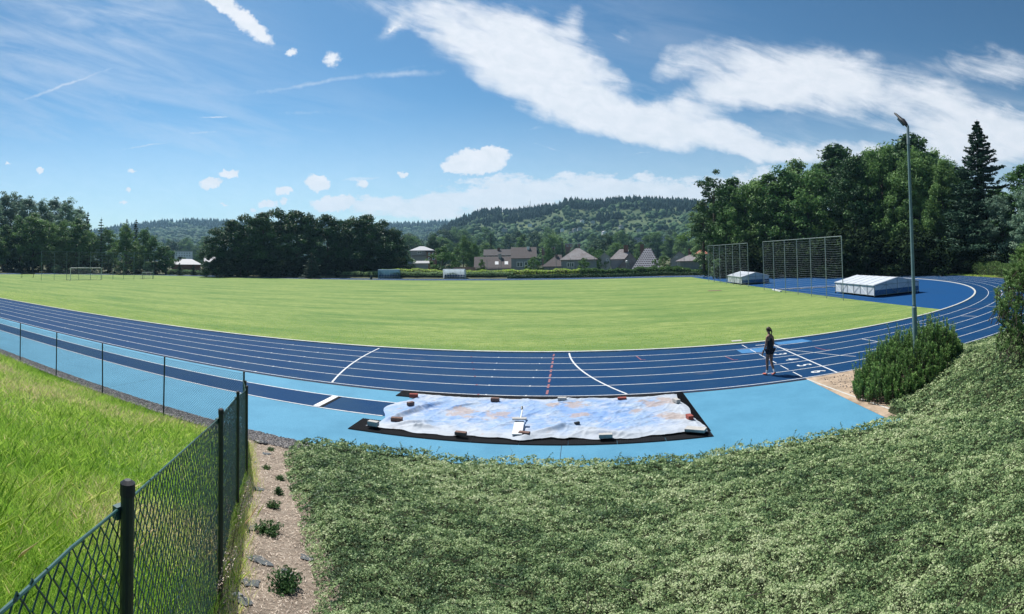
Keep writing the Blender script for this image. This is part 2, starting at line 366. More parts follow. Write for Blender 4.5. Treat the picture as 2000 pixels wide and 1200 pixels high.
M['cover'] = leafmat('cover_leaves', [(.040, .085, .038), (.150, .245, .100), (.33, .44, .190), (.52, .58, .34)], rough=.55, trans=.3, spec=.25)  # ramp runs from shaded to lit leaf tones, painted in
M['grass'] = leafmat('grass_blades', [(0.1753, 0.3312, 0.0396), (0.3332, 0.5519, 0.0693), (0.5261, 0.6899, 0.1386), (0.8067, 0.6624, 0.4356)], rough=.6, trans=.4, spec=.25)
M['weed'] = leafmat('weed_leaves', [(0.03, 0.075, 0.027), (0.075, 0.1575, 0.0525), (0.15, 0.255, 0.09)], trans=.25)
M['straw'] = leafmat('straw', [(.16, .11, .08), (.46, .37, .28), (.68, .60, .49)], trans=.1)
M['wood_leaf'] = leafmat('wood_crowns', [(0.011, 0.0326, 0.0177), (0.0238, 0.0604, 0.0252), (0.0468, 0.1022, 0.0404), (0.0765, 0.1452, 0.0568)], trans=0, rough=.8, spec=.1)
M['conifer_far'] = leafmat('wood_conifers', [(0.0069, 0.0214, 0.0164), (0.0122, 0.0345, 0.0233), (0.021, 0.0499, 0.0301)], trans=0, rough=.85, spec=.1)
M['hillground'] = mat('hill_grass', (.035, .07, .028), (.11, .15, .055), .05, .95, 0, 10, c3=(.03, .06, .02), scale3=.02, f3=.9)

# ---------------------------------------------------------------- terrain
R0, XR, XL, YN = 37.12, 5.8, -78.6, 23.58          # inner kerb of the running track: radius, bend centres, near straight
CY = YN + R0; TW = 7.32
def odist(x, y):                                   # distance outside the inner kerb
    q = np.clip(x, XL, XR); return np.hypot(x-q, y-CY) - R0
def toe(x):                                        # where the near embankment starts to rise
    return np.where(x < 6.5, 10.45, 10.45)
def height(x, y):
    x = np.asarray(x, float); y = np.asarray(y, float)
    s1 = 10.45 - y
    s2 = odist(x, y) - TW - 1.0
    s = np.where(x < 7.4, s1, np.minimum(s2, s1 + (x-7.4)*1.35))
    s = np.where(y > 40, -5, s)
    s = np.log1p(np.exp(np.clip(s*3.0, -30, 30)))/3.0        # soft toe
    near = .25*s; near = -np.log(np.exp(-near*7) + np.exp(-2.75*7))/7
    near = np.where(s < .02, 0, near)
    o = odist(x, y) - TW
    sm = lambda t: np.clip(t, 0, 1)**2*(3-2*np.clip(t, 0, 1))
    # right hand bank behind the bend
    rb = sm((o-2.0)/12)*1.9*sm((x-34)/10)*sm((y-20)/12)
    # far side: low bank, then lower ground with the houses
    fb = (sm((o-1.5)/4)*.75 - sm((o-9)/12)*2.9)*sm((y-100)/8)*sm((28-x)/12)*sm((x+75)/20)
    mid = sm((o-3)/8)*.8*sm((y-95)/8)*sm((-30-x)/10)*sm((x+95)/15)
    return near + rb + fb + mid
def hz(x, y): return float(height(x, y))
def hit(px, py, off=0.0):                          # photo point to the terrain
    v = ray(px, py); t = .5
    while t < 400:
        if CAMH + v[2]*t < hz(v[0]*t, v[1]*t) + off: break
        t += .03
    return v[0]*t, v[1]*t

def axis(pieces):
    out = []
    for a, b, st in pieces: out += list(np.arange(a, b, st))
    return np.array(out + [pieces[-1][1]])
gx = axis([(-2600, -400, 200), (-400, -140, 20), (-140, -40, 3), (-40, -14, .8), (-14, 26, .35), (26, 70, 1.2), (70, 160, 6), (160, 500, 34), (500, 2600, 150)])
gy = axis([(-300, -40, 26), (-40, -10, 2), (-10, 24, .35), (24, 60, 2), (60, 140, 1.5), (140, 420, 20), (420, 3000, 130)])
GX, GY = np.meshgrid(gx, gy, indexing='ij'); GZ = height(GX, GY) - .03
GZ = np.where((odist(GX, GY) < TW+.3), -.06, GZ)
np_mesh('ground', np.stack([GX, GY, GZ], -1).reshape(-1, 3), grid_faces(len(gx), len(gy)), M['soil'], smooth=True)['kind'] = 'structure'

def drape(name, f, nu, nv, m, off):                # sheet over the terrain, f(u, v) -> x, y
    u, v = np.meshgrid(np.linspace(0, 1, nu), np.linspace(0, 1, nv), indexing='ij')
    x, y = f(u, v); o = np_mesh(name, np.stack([x, y, height(x, y)+off], -1).reshape(-1, 3), grid_faces(nu, nv), m, smooth=True)
    o['kind'] = 'structure'; return o
# fence line and the posts (x, y)
FEN = [(-.02, -.75), (-1.11, .93), (-2.47, 2.95), (-3.92, 5.0), (-4.92, 6.5), (-6.2, 8.15), (-7.39, 9.65)]
FEN_L = [(-7.39 - 2.68*i, 9.65) for i in range(1, 15)]
fy_ = np.array([-12, -6] + [p[1] for p in FEN]); fx_ = np.array([6.5, 3.2] + [p[0] for p in FEN])
def fence_x(y): return np.interp(y, fy_, fx_)
PATH_R = [hit(*p) for p in ((562, 874), (575, 935), (588, 985), (602, 1040), (628, 1110), (645, 1195))]
pr = sorted([(p[1], p[0]) for p in PATH_R] + [(-3.0, .9), (-12, 7.5)]); pry = np.array([p[0] for p in pr]); prx = np.array([p[1] for p in pr])
def path_x(y): return np.interp(y, pry, prx)
drape('meadow_ground', lambda u, v: ((fence_x(-8+17.6*v)) - .02 - u*(40), -8+17.6*v + 0*u), 60, 90, M['meadowsoil'], .006)
drape('earth_path', lambda u, v: (fence_x(-8+18.3*v)*(1-u) + (path_x(-8+18.3*v)+.6)*u, -8+18.3*v), 30, 110, M['mulch'], .008)
drape('gravel_strip', lambda u, v: (-52+46.6*u, 9.62+v*.93+.05*np.sin(u*90)*(v < .5)), 160, 8, M['gravel'], .016)
drape('sand_ground', lambda u, v: (7.2+5.0*u, 11.0+5.2*v + u*u*.6), 60, 40, M['sand'], .012)

# ---------------------------------------------------------------- lawn, track, apron
def oval(off, n=72, gap=None):
    r = R0 + off; pts = []
    for k in range(n+1): a = -math.pi/2 + math.pi*k/n; pts.append((XR+r*math.cos(a), CY+r*math.sin(a)))
    for k in range(n+1): a = math.pi/2 + math.pi*k/n; pts.append((XL+r*math.cos(a), CY+r*math.sin(a)))
    return pts
def dzx(y): return 22.9 - .043*(y-23.6)              # straight edge between lawn and the blue high jump area
yb = [y for y in np.linspace(23, 98, 4000) if math.hypot(dzx(y)-XR, y-CY) < R0]
ya, yz = yb[0], yb[-1]
inn = oval(-.02, 96)
right = [p for p in inn if p[0] > dzx(p[1]) + .01]
left = [p for p in inn if p[0] <= dzx(p[1])]
i0 = inn.index(left[-1]); 
# the ordered boundary of the lawn: from the far cut point round the left bend to the near cut point
seq = []
start = max(i for i, p in enumerate(inn) if p[0] > dzx(p[1])+.01 and i < 97)
k = start+1
while k < len(inn): seq.append(inn[k]); k += 1
seq += [p for p in inn[:40] if p[0] <= dzx(p[1])]
LAWN = [(dzx(yz), yz)] + seq + [(dzx(ya), ya)]
tag(MB().sheet(LAWN, .0).build('pitch_lawn', M['lawn']), kind='structure')
tag(MB().sheet([(dzx(ya), ya)] + right + [(dzx(yz), yz)], .002).build('high_jump_area', M['dzone']), kind='structure')
# track: ring
a, b = oval(.08, 96), oval(TW+.12, 96); n = len(a)
tr = MB().add([(p[0], p[1], .004) for p in a] + [(p[0], p[1], .004) for p in b], [(i, n+i, n+(i+1) % n, (i+1) % n) for i in range(n)]).build('running_track', M['track'])
tag(tr, kind='structure')
def sub(o, kind='structure'): o['kind'] = kind; return o
# raised inner kerb
kb = MB(); P0, P1 = oval(-.10, 96), oval(.06, 96)
kb.add([(p[0], p[1], 0) for p in P0] + [(p[0], p[1], .055) for p in P0] + [(p[0], p[1], .055) for p in P1] + [(p[0], p[1], 0) for p in P1],
       [(i+r*n, i+(r+1)*n, (i+1) % n+(r+1)*n, (i+1) % n+r*n) for i in range(n) for r in range(3)])
sub(kb.build('kerb', M['kerb'], tr))
for k in range(1, 7):
    sub(MB().band(oval(1.22*k, 96), .046, .008, True).build('lane_line', M['line'], tr))
Y = lambda k: YN - 1.22*k
sub(MB().band([(8.55, Y(0)+.25), (8.5, Y(6)+.05)], .07, .0105).build('finish_line', M['line'], tr))
for k in range(6):
    sub(MB().band([(7.2, Y(k)-.22), (7.2, Y(k)-1.0)], .05, .0105).build('start_mark', M['line'], tr))
for k in range(6):
    fc = bpy.data.curves.new('lane_number', 'FONT'); fc.body = str(k+1); fc.size = .78; fc.align_x = 'CENTER'; fc.align_y = 'CENTER'; fc.offset = .014
    fo = bpy.data.objects.new('lane_number', fc); COL.objects.link(fo); fc.materials.append(M['line']); fo.parent = tr
    fo.location = (7.98, Y(k)-.62, .0115); fo.rotation_euler = (0, 0, -math.pi/2); fo.scale = (.8, 1.0, 1); sub(fo)
def pxband(pts, w, z=.0105): return MB().band([g0(*p) for p in pts], w, z)
def arcpts(p, q, bulge, n=20):
    out = []
    for i in range(n+1):
        t = i/n; x = p[0]*(1-t)+q[0]*t; y = p[1]*(1-t)+q[1]*t; dx, dy = q[0]-p[0], q[1]-p[1]; l = math.hypot(dx, dy)
        s = 4*bulge*t*(1-t); out.append((x-dy/l*s, y+dx/l*s))
    return out
sub(MB().band(arcpts((-9.75, 23.4), (-8.6, 16.3), -.25), .07, .0105).build('curved_start_line', M['line'], tr))
sub(MB().band(arcpts((-.75, 23.4), (1.25, 16.3), -.42), .07, .0105).build('curved_start_line', M['line'], tr))
sub(pxband([(1513, 678), (1545, 684.5), (1600, 690.5), (1640, 695), (1672, 697)], .045, .0125).build('curved_start_line', M['line'], tr))
for i in range(9):
    y0 = 23.2-i*.78; sub(MB().band([(-1.42+i*.02, y0), (-1.42+i*.02, y0-.5)], .075, .0105).build('red_dash', M['redline'], tr))
for (x0, k, w, c) in ((2.15, 1, .7, 'redline'), (5.75, 2, .7, 'redline'), (9.9, 2, .8, 'redline')):
    sub(MB().band([(x0, Y(k)-.05), (x0+.12, Y(k)-.9)], .05, .0105).band([(x0+.12, Y(k)-.9), (x0+.3, Y(k)-.9)], .05, .0105).build('relay_mark', M[c], tr))
for (xx, r, c) in ((-1.9, 0, 'line'), (-11.9, 0, 'line'), (-3.9, .35, 'line'), (-14.2, .5, 'line'), (-5.3, .9, 'redline'), (-21, 0, 'line'), (-27, 0, 'line')):
    q = MB()
    for k in range(1, 7): q.box((xx + r*k*.35, Y(k), .0105), (.06, .11, .005))
    sub(q.build('distance_marks', M[c], tr))
def polar(ang, o0, o1): # across the right bend
    return [(XR+(R0+o0)*math.cos(ang), CY+(R0+o0)*math.sin(ang)), (XR+(R0+o1)*math.cos(ang), CY+(R0+o1)*math.sin(ang))]
for (deg, k, c, w) in ((-72, 1, 'line', .06), (-67, 2, 'line', .06), (-62, 1, 'redline', .05), (-60, 2, 'line', .06), (-56, 3, 'redline', .05), (-53, 3, 'line', .06), (-49, 2, 'redline', .05),
                       (-46, 4, 'line', .06), (-43, 1, 'line', .05), (-40, 5, 'redline', .05), (-37, 3, 'line', .06), (-31, 4, 'line', .06), (-24, 2, 'line', .06), (-80, 2, 'line', .06)):
    sub(MB().band(polar(math.radians(deg), 1.22*k+.05, 1.22*k+1.17), w, .0105).build('stagger_mark', M[c], tr))
sub(MB().sheet([(8.75, Y(0)-.35), (10.3, Y(0)-.15), (10.5, Y(1)+.25), (8.75, Y(1)+.25)], .0085).build('blue_repair', M['repair'], tr))
sub(MB().sheet([(6.6, Y(1)-.1), (7.9, Y(1)-.05), (7.8, Y(2)+.2), (6.6, Y(2)+.3)], .0085).build('blue_repair', M['repair'], tr))
sub(MB().sheet([(-64, Y(6)-.12), (20, Y(6)-.12), (20, Y(6)-.26), (-64, Y(6)-.26)], .002).build('gutter', M['darkgap'], tr))

ap = tag(MB().sheet([(-64, 16.0), (7.18, 16.0), (7.78, 10.55), (-64, 10.6)], .006).build('light_blue_apron', M['apron']), kind='structure')
sub(MB().band([(7.2, 16.05), (7.82, 10.55)], .07, .0135).build('edge_strip', M['kerb'], ap))
sub(MB().band([(-64, 10.57), (7.6, 10.52)], .05, .0095).build('edge_strip', M['darkgap'], ap))
rw = tag(MB().sheet([(-64, 14.70), (-5.45, 14.70), (-5.45, 13.40), (-64, 13.40)], .011).build('long_jump_runway', M['track']), kind='structure')
sub(MB().band([(-64, 14.72), (-5.5, 14.72)], .055, .0155).build('side_line', M['line'], rw))
sub(MB().band([(-64, 13.38), (-5.5, 13.38)], .055, .0155).build('side_line', M['line'], rw))
tob = empty('takeoff_board', (-7.62, 14.05, .011), 0, 'white painted take-off board set across the dark runway', 'take-off board')
MB().box((0, 0, .005), (.20, 1.24, .012)).build('board', M['white'], tob)
MB().box((.16, 0, .004), (.10, 1.22, .010)).build('indicator_strip', M['rubber'], tob)

for (xx_, yy_, w_, h_) in ((-18.5, 20.9, 1.4, .5), (4.2, 18.4, .9, .35), (-7.2, 21.6, .7, .3), (-31, 18.2, 1.8, .4), (12.6, 20.3, 1.1, .4)):
    pts = [(xx_+math.cos(q/14*6.283)*w_*.5*random.uniform(.6, 1.1), yy_+math.sin(q/14*6.283)*h_*.5*random.uniform(.6, 1.1)) for q in range(14)]
    sub(MB().sheet(pts, .0072).build('worn_patch', M['worn'], tr))
# faint marks on the high jump area, white start of the run-up line
sub(MB().band([(22.3, 56.3), (33.5, 57.6)], .12, .008).build('fan_line', M['line'], bpy.data.objects['high_jump_area']))
sub(MB().band([g0(1412, 551.5), g0(1700, 542)], .07, .008).build('fan_line', M['line'], bpy.data.objects['high_jump_area']))
# inspection covers on the lawn
cv = MB().box((7.3, 24.55, .012), (.5, .32, .02)).build('drain_cover', M['concrete']); tag(cv, 'small pale concrete cover set in the lawn behind the walking person', 'drain cover')
cv = MB().box((14.9, 58.6, .008), (1.5, .9, .016)).build('drain_cover', M['brick']); tag(cv, 'dark patch of a sunken cover in the lawn before the far net', 'drain cover')

# lawn: short blades standing along the near kerb and over the nearest metres
nb = 60000
bx = rng.uniform(-60, 22, nb); by = YN + .12 + rng.exponential(4.5, nb); ok = (odist(bx, by) < -.12) & (bx < dzx(by)-.05) & (np.hypot(bx, by) < 70)
bx, by = bx[ok], by[ok]
def tri_blades(x, y, z, h, w, lean, r=rng):
    n = len(x); a = r.uniform(0, 2*np.pi, n); d = np.stack([np.cos(a), np.sin(a), 0*a], 1)*np.broadcast_to(w, (n,))[:, None]*.5
    q = r.uniform(0, 2*np.pi, n); le = np.stack([np.cos(q), np.sin(q), 0*q], 1)*(lean*h*r.uniform(.2, 1.3, n))[:, None]
    B = np.stack([x, y, z], 1); T = B + le; T[:, 2] += h
    Mi = B + le*.4; Mi[:, 2] += h*.55
    V = np.stack([B-d, B+d, Mi+d*.8, T, Mi-d*.8], 1).reshape(-1, 3); i = np.arange(n)*5
    return V, np.stack([i, i+1, i+2, i+3, i+4], 1)
V, F = tri_blades(bx, by, 0*bx, rng.uniform(.008, .022, len(bx)), .03, .8)
tag(np_mesh('lawn_grass', V, F, M['grass'], rnd=rng.uniform(.1, .85, len(F))), 'short mown grass of the pitch', 'grass', kind='stuff')

# ---------------------------------------------------------------- sand pit, cover sheet, weights
pit = empty('sand_catcher', (0, 0, 0), 0, 'black ribbed rubber sand catcher trays round the covered long jump pit', 'sand catcher')
def tray(x0, y0, x1, y1, along):
    q = MB().box(((x0+x1)/2, (y0+y1)/2, .016), (abs(x1-x0)-.012, abs(y1-y0)-.012, .016))
    n = int((abs(x1-x0) if along == 'x' else abs(y1-y0))/.055)
    for i in range(n):
        if along == 'x': q.box((min(x0, x1)+.03+i*.055, (y0+y1)/2, .030), (.02, abs(y1-y0)-.03, .014))
        else: q.box(((x0+x1)/2, min(y0, y1)+.03+i*.055, .030), (abs(x1-x0)-.03, .02, .014))
    q.build('tray', M['rubber'], pit)
    return q
xs = np.linspace(-5.0, 2.95, 8)
for i in range(7): tray(xs[i], 12.02, xs[i+1], 12.42, 'x')
xs = np.linspace(-5.0, 2.62, 7)
for i in range(6): tray(xs[i], 15.86, xs[i+1], 16.14, 'x')
ys = np.linspace(12.42, 16.14, 5)
for i in range(4): tray(2.62, ys[i], 2.98, ys[i+1], 'y')
tray(-5.9, 12.02, -5.0, 12.95, 'x'); tray(-5.9, 15.45, -5.0, 16.14, 'x')
MB().box((-5.06, 14.2, .018), (.12, 2.5, .02)).build('tray', M['rubber'], pit)
tag(MB().sheet([(-5.0, 12.42), (2.62, 12.42), (2.62, 15.86), (-5.0, 15.86)], .012).build('pit_sand', M['sand']), kind='structure')

def tarp():
    nu, nv = 330, 140
    u, v = np.meshgrid(np.linspace(0, 1, nu), np.linspace(0, 1, nv), indexing='ij')
    # outline from its corners, hems slightly wavy
    x0 = -5.42 + .22*np.sin(v*9) - .25*(v < .5)*(0.5-v)*0 - .12*(1-v); x1 = 2.85 - .14*v + .05*np.sin(v*13)
    x = x0*(1-u) + x1*u
    hem0 = 12.30 + .05*np.sin(u*23) + .035*np.sin(u*61+1) + .10*np.exp(-((u-.56)/.02)**2) - .05*np.exp(-((u-.47)/.03)**2)
    hem1 = 15.72 + .03*np.sin(u*19+2) + .02*np.sin(u*47)
    y = hem0*(1-v) + hem1*v
    z = .06 + .03*(fbm(x*.9, y*.9, 3, 3)-.5)*2
    # ridged wrinkles in several directions
    for (ang, sc, amp, sd, st) in ((.5, 2.2, .060, 1, 3.4), (-.35, 2.8, .050, 2, 3.0), (1.2, 2.0, .045, 3, 2.6), (.1, 5.5, .022, 4, 2.8), (2.2, 5.0, .020, 5, 2.0), (-.9, 9, .010, 6, 2.0)):
        p = x*math.cos(ang) + y*math.sin(ang); q = -x*math.sin(ang) + y*math.cos(ang)
        r = 1-np.abs(2*fbm(p*sc/st, q*sc, 3, 20+sd)-1); z = z + .30*amp*np.clip((r-.86)/.14, 0, 1)
    for (ax, ay, bx_, by_, w, h) in ((-5.2, 12.8, -4.1, 15.2, .10, .16), (-4.9, 12.5, -3.9, 13.2, .09, .10), (-3.9, 14.3, -3.1, 15.1, .07, .08), (-1.5, 12.4, -.2, 13.4, .10, .12),
                                     (-.9, 13.2, .9, 12.5, .12, .10), (-4.5, 12.6, -3.6, 12.7, .10, .10), (-.4, 12.7, 1.1, 12.4, .09, .10), (-2.2, 13.1, -1.2, 14.6, .06, .05), (.3, 14.9, 2.2, 15.2, .08, .04)):
        dx, dy = bx_-ax, by_-ay; l2 = dx*dx+dy*dy; t = np.clip(((x-ax)*dx+(y-ay)*dy)/l2, 0, 1)
        dd = np.hypot(x-ax-t*dx, y-ay-t*dy); z = z + .8*h*np.exp(-(dd/w)**2)*np.sin(np.pi*np.clip(t*.9+.08, 0, 1))
    e = np.minimum(np.minimum(u, 1-u)*8.2, np.minimum(v, 1-v)*3.4)
    z = np.where(e < .15, z*(.55+.45*e/.15), z) + .02
    o = np_mesh('tarpaulin', np.stack([x, y, z], -1).reshape(-1, 3), grid_faces(nu, nv), None, smooth=True)
    m = bpy.data.materials.new('tarpaulin'); m.use_nodes = True; nt = m.node_tree; N = nt.nodes; L = nt.links; p = N['Principled BSDF']
    p.inputs['Roughness'].default_value = .6; p.inputs['Specular IOR Level'].default_value = .25
    tc = N.new('ShaderNodeTexCoord'); sp = N.new('ShaderNodeSeparateXYZ'); L.new(tc.outputs['Object'], sp.inputs[0])
    def nz(s, d=6, off=(0, 0, 0)):
        mp = N.new('ShaderNodeMapping'); L.new(tc.outputs['Object'], mp.inputs[0]); mp.inputs['Location'].default_value = off
        q = N.new('ShaderNodeTexNoise'); L.new(mp.outputs[0], q.inputs['Vector']); q.inputs['Scale'].default_value = s; q.inputs['Detail'].default_value = d; q.inputs['Roughness'].default_value = .62; return q.outputs[0]
    def rm(f, a, b, c=0., d=1.):
        q = N.new('ShaderNodeMapRange'); q.interpolation_type = 'SMOOTHSTEP'; L.new(f, q.inputs[0])
        for i, w in enumerate((a, b, c, d)): q.inputs[i+1].default_value = w
        return q.outputs[0]
    def mth(op, a, b):
        q = N.new('ShaderNodeMath'); q.operation = op
        for i, w in enumerate((a, b)):
            if isinstance(w, float): q.inputs[i].default_value = w
            else: L.new(w, q.inputs[i])
        return q.outputs[0]
    def mx(f, a, b):
        q = N.new('ShaderNodeMix'); q.data_type = 'RGBA'; L.new(f, q.inputs[0])
        for i, w in ((6, a), (7, b)):
            if isinstance(w, tuple): q.inputs[i].default_value = (*w, 1)
            else: L.new(w, q.inputs[i])
        return q.outputs[2]
    inner = mth('MULTIPLY', rm(mth('ADD', sp.outputs[1], mth('MULTIPLY', nz(1.3), 1.4)), 13.15, 13.75), rm(mth('ADD', sp.outputs[1], mth('MULTIPLY', nz(2), .6)), 15.95, 15.55))
    inner = mth('MULTIPLY', inner, rm(mth('ADD', sp.outputs[0], mth('MULTIPLY', nz(1.5, 5, (3, 1, 0)), 1.2)), 3.1, 2.2))
    blue = mx(rm(nz(1.1, 7), .38, .62), (.25, .35, .50), (.17, .29, .53))
    base = mx(mth('MULTIPLY', inner, rm(nz(.8, 6, (9, 2, 0)), .30, .52)), (.38, .42, .47), blue)
    base = mx(rm(nz(2.2, 8, (4, 7, 0)), .46, .68, 0., .8), base, (.42, .46, .53))
    dirt = None
    for (cx, cy, r) in ((-3.35, 14.1, .75), (-2.5, 13.95, .7), (-.35, 15.0, .6), (2.3, 15.1, .65), (2.2, 13.6, .85), (1.3, 14.2, .5), (1.9, 14.9, .7), (-.2, 14.0, .4), (-1.0, 15.0, .35)):
        vm = N.new('ShaderNodeVectorMath'); vm.operation = 'DISTANCE'; L.new(tc.outputs['Object'], vm.inputs[0]); vm.inputs[1].default_value = (cx, cy, .1)
        dd = rm(vm.outputs['Value'], r, 0.)
        dirt = dd if dirt is None else mth('MAXIMUM', dirt, dd)
    dirt = rm(mth('ADD', dirt, mth('MULTIPLY', mth('SUBTRACT', nz(2.6, 10, (2, 2, 0)), .5), 3.4)), .42, .85, 0., .75)
    base = mx(dirt, base, (.36, .28, .24))
    base = mx(rm(nz(16, 5, (1, 5, 0)), .68, .76, 0., .5), base, (.12, .11, .10))
    L.new(base, p.inputs['Base Color'])
    b = N.new('ShaderNodeBump'); b.inputs['Strength'].default_value = .22; b.inputs['Distance'].default_value = .03; L.new(nz(5, 5), b.inputs['Height']); L.new(b.outputs[0], p.inputs['Normal'])
    o.data.materials.append(m)
    tag(o, 'creased pale blue and white tarpaulin with sandy stains over the long jump pit', 'tarpaulin')
tarp()
for xx_ in (-40.5, -27.2, -13.9, -.6):
    sub(MB().box((xx_, 13.2, .0068), (.012, 5.1, .001)).build('seam', M['darkgap'], ap))

def brick(px, py, dims, rz, m, label, z=.09):
    x, y = g0(px, py, z); bm_ = MB().box((0, 0, dims[2]/2), dims)
    o = bm_.build('brick', M[m]); o.location = (x, y, z); o.rotation_euler = (0, 0, rz)
    md = o.modifiers.new('edge', 'BEVEL'); md.width = .008; md.segments = 2
    return tag(o, label, 'brick', 'bricks weighing down the tarpaulin')
brick(808, 777, (.26, .13, .12), .2, 'brickred', 'dark red brick at the upper left corner of the tarpaulin')
brick(802, 792, (.20, .12, .10), .9, 'brick', 'dark brick on the left hem of the tarpaulin, just below the red one')
brick(775, 823, (.30, .14, .10), .15, 'brick', 'dark brown brick on the left folds of the tarpaulin near the tan block')
brick(729, 832, (.28, .14, .12), -.1, 'concrete', 'pale tan block at the lower left corner of the tarpaulin')
brick(900, 850, (.28, .13, .08), -.1, 'brick', 'brown brick on the front hem, left of the white board')
brick(1024, 850, (.27, .13, .08), -.2, 'brick', 'brown brick on the front hem touching the white board')
brick(967, 784, (.25, .13, .10), 0, 'brick', 'dark brick on the far hem, left of the red dashed line')
brick(1098, 783, (.26, .13, .10), 0, 'concrete', 'grey brick on the far hem under the red dashed line')
brick(1215, 781, (.26, .13, .07), 0, 'brickred', 'bright red brick lying flat on the far hem')
brick(1321, 786, (.13, .26, .10), .35, 'concrete', 'grey block at the far right corner of the tarpaulin')
brick(1347, 819, (.14, .24, .11), .15, 'brickred', 'red brick standing on the right hem of the tarpaulin')
brick(1183, 855, (.32, .14, .09), 0, 'concrete', 'pale grey block on the front hem, right of the white board')
o = brick(1359, 842, (.50, .24, .07), -.5, 'concrete', 'long pale paving slab at the near right corner of the tarpaulin'); o.name = 'paving_slab'; o['category'] = 'paving slab'; del o['group']
o = brick(1127, 829, (.14, .07, .06), .5, 'lampdark', 'small black clamp lying in the middle of the tarpaulin'); o.name = 'clamp'; o['category'] = 'clamp'; del o['group']
x, y = g0(1012, 842, .1)
wb = empty('sand_leveller', (x, y, .1), .05, 'white wooden sand leveller with a cross board lying over the front hem of the tarpaulin', 'sand leveller')
MB().box((0, .05, .06), (.24, .80, .03), rx=.08).build('blade', M['white'], wb)
MB().box((0, .46, .16), (.36, .13, .03)).build('cross_board', M['concrete'], wb)
MB().tube([(.03, .45, .15), (.04, .95, .22), (.03, 1.0, .26)], [.022, .02, .02], 8).build('handle', M['white'], wb)
MB().tube([(.03, .98, .24), (.02, 1.08, .28)], [.03, .028], 8).build('handle_grip', M['greenpost'], wb)

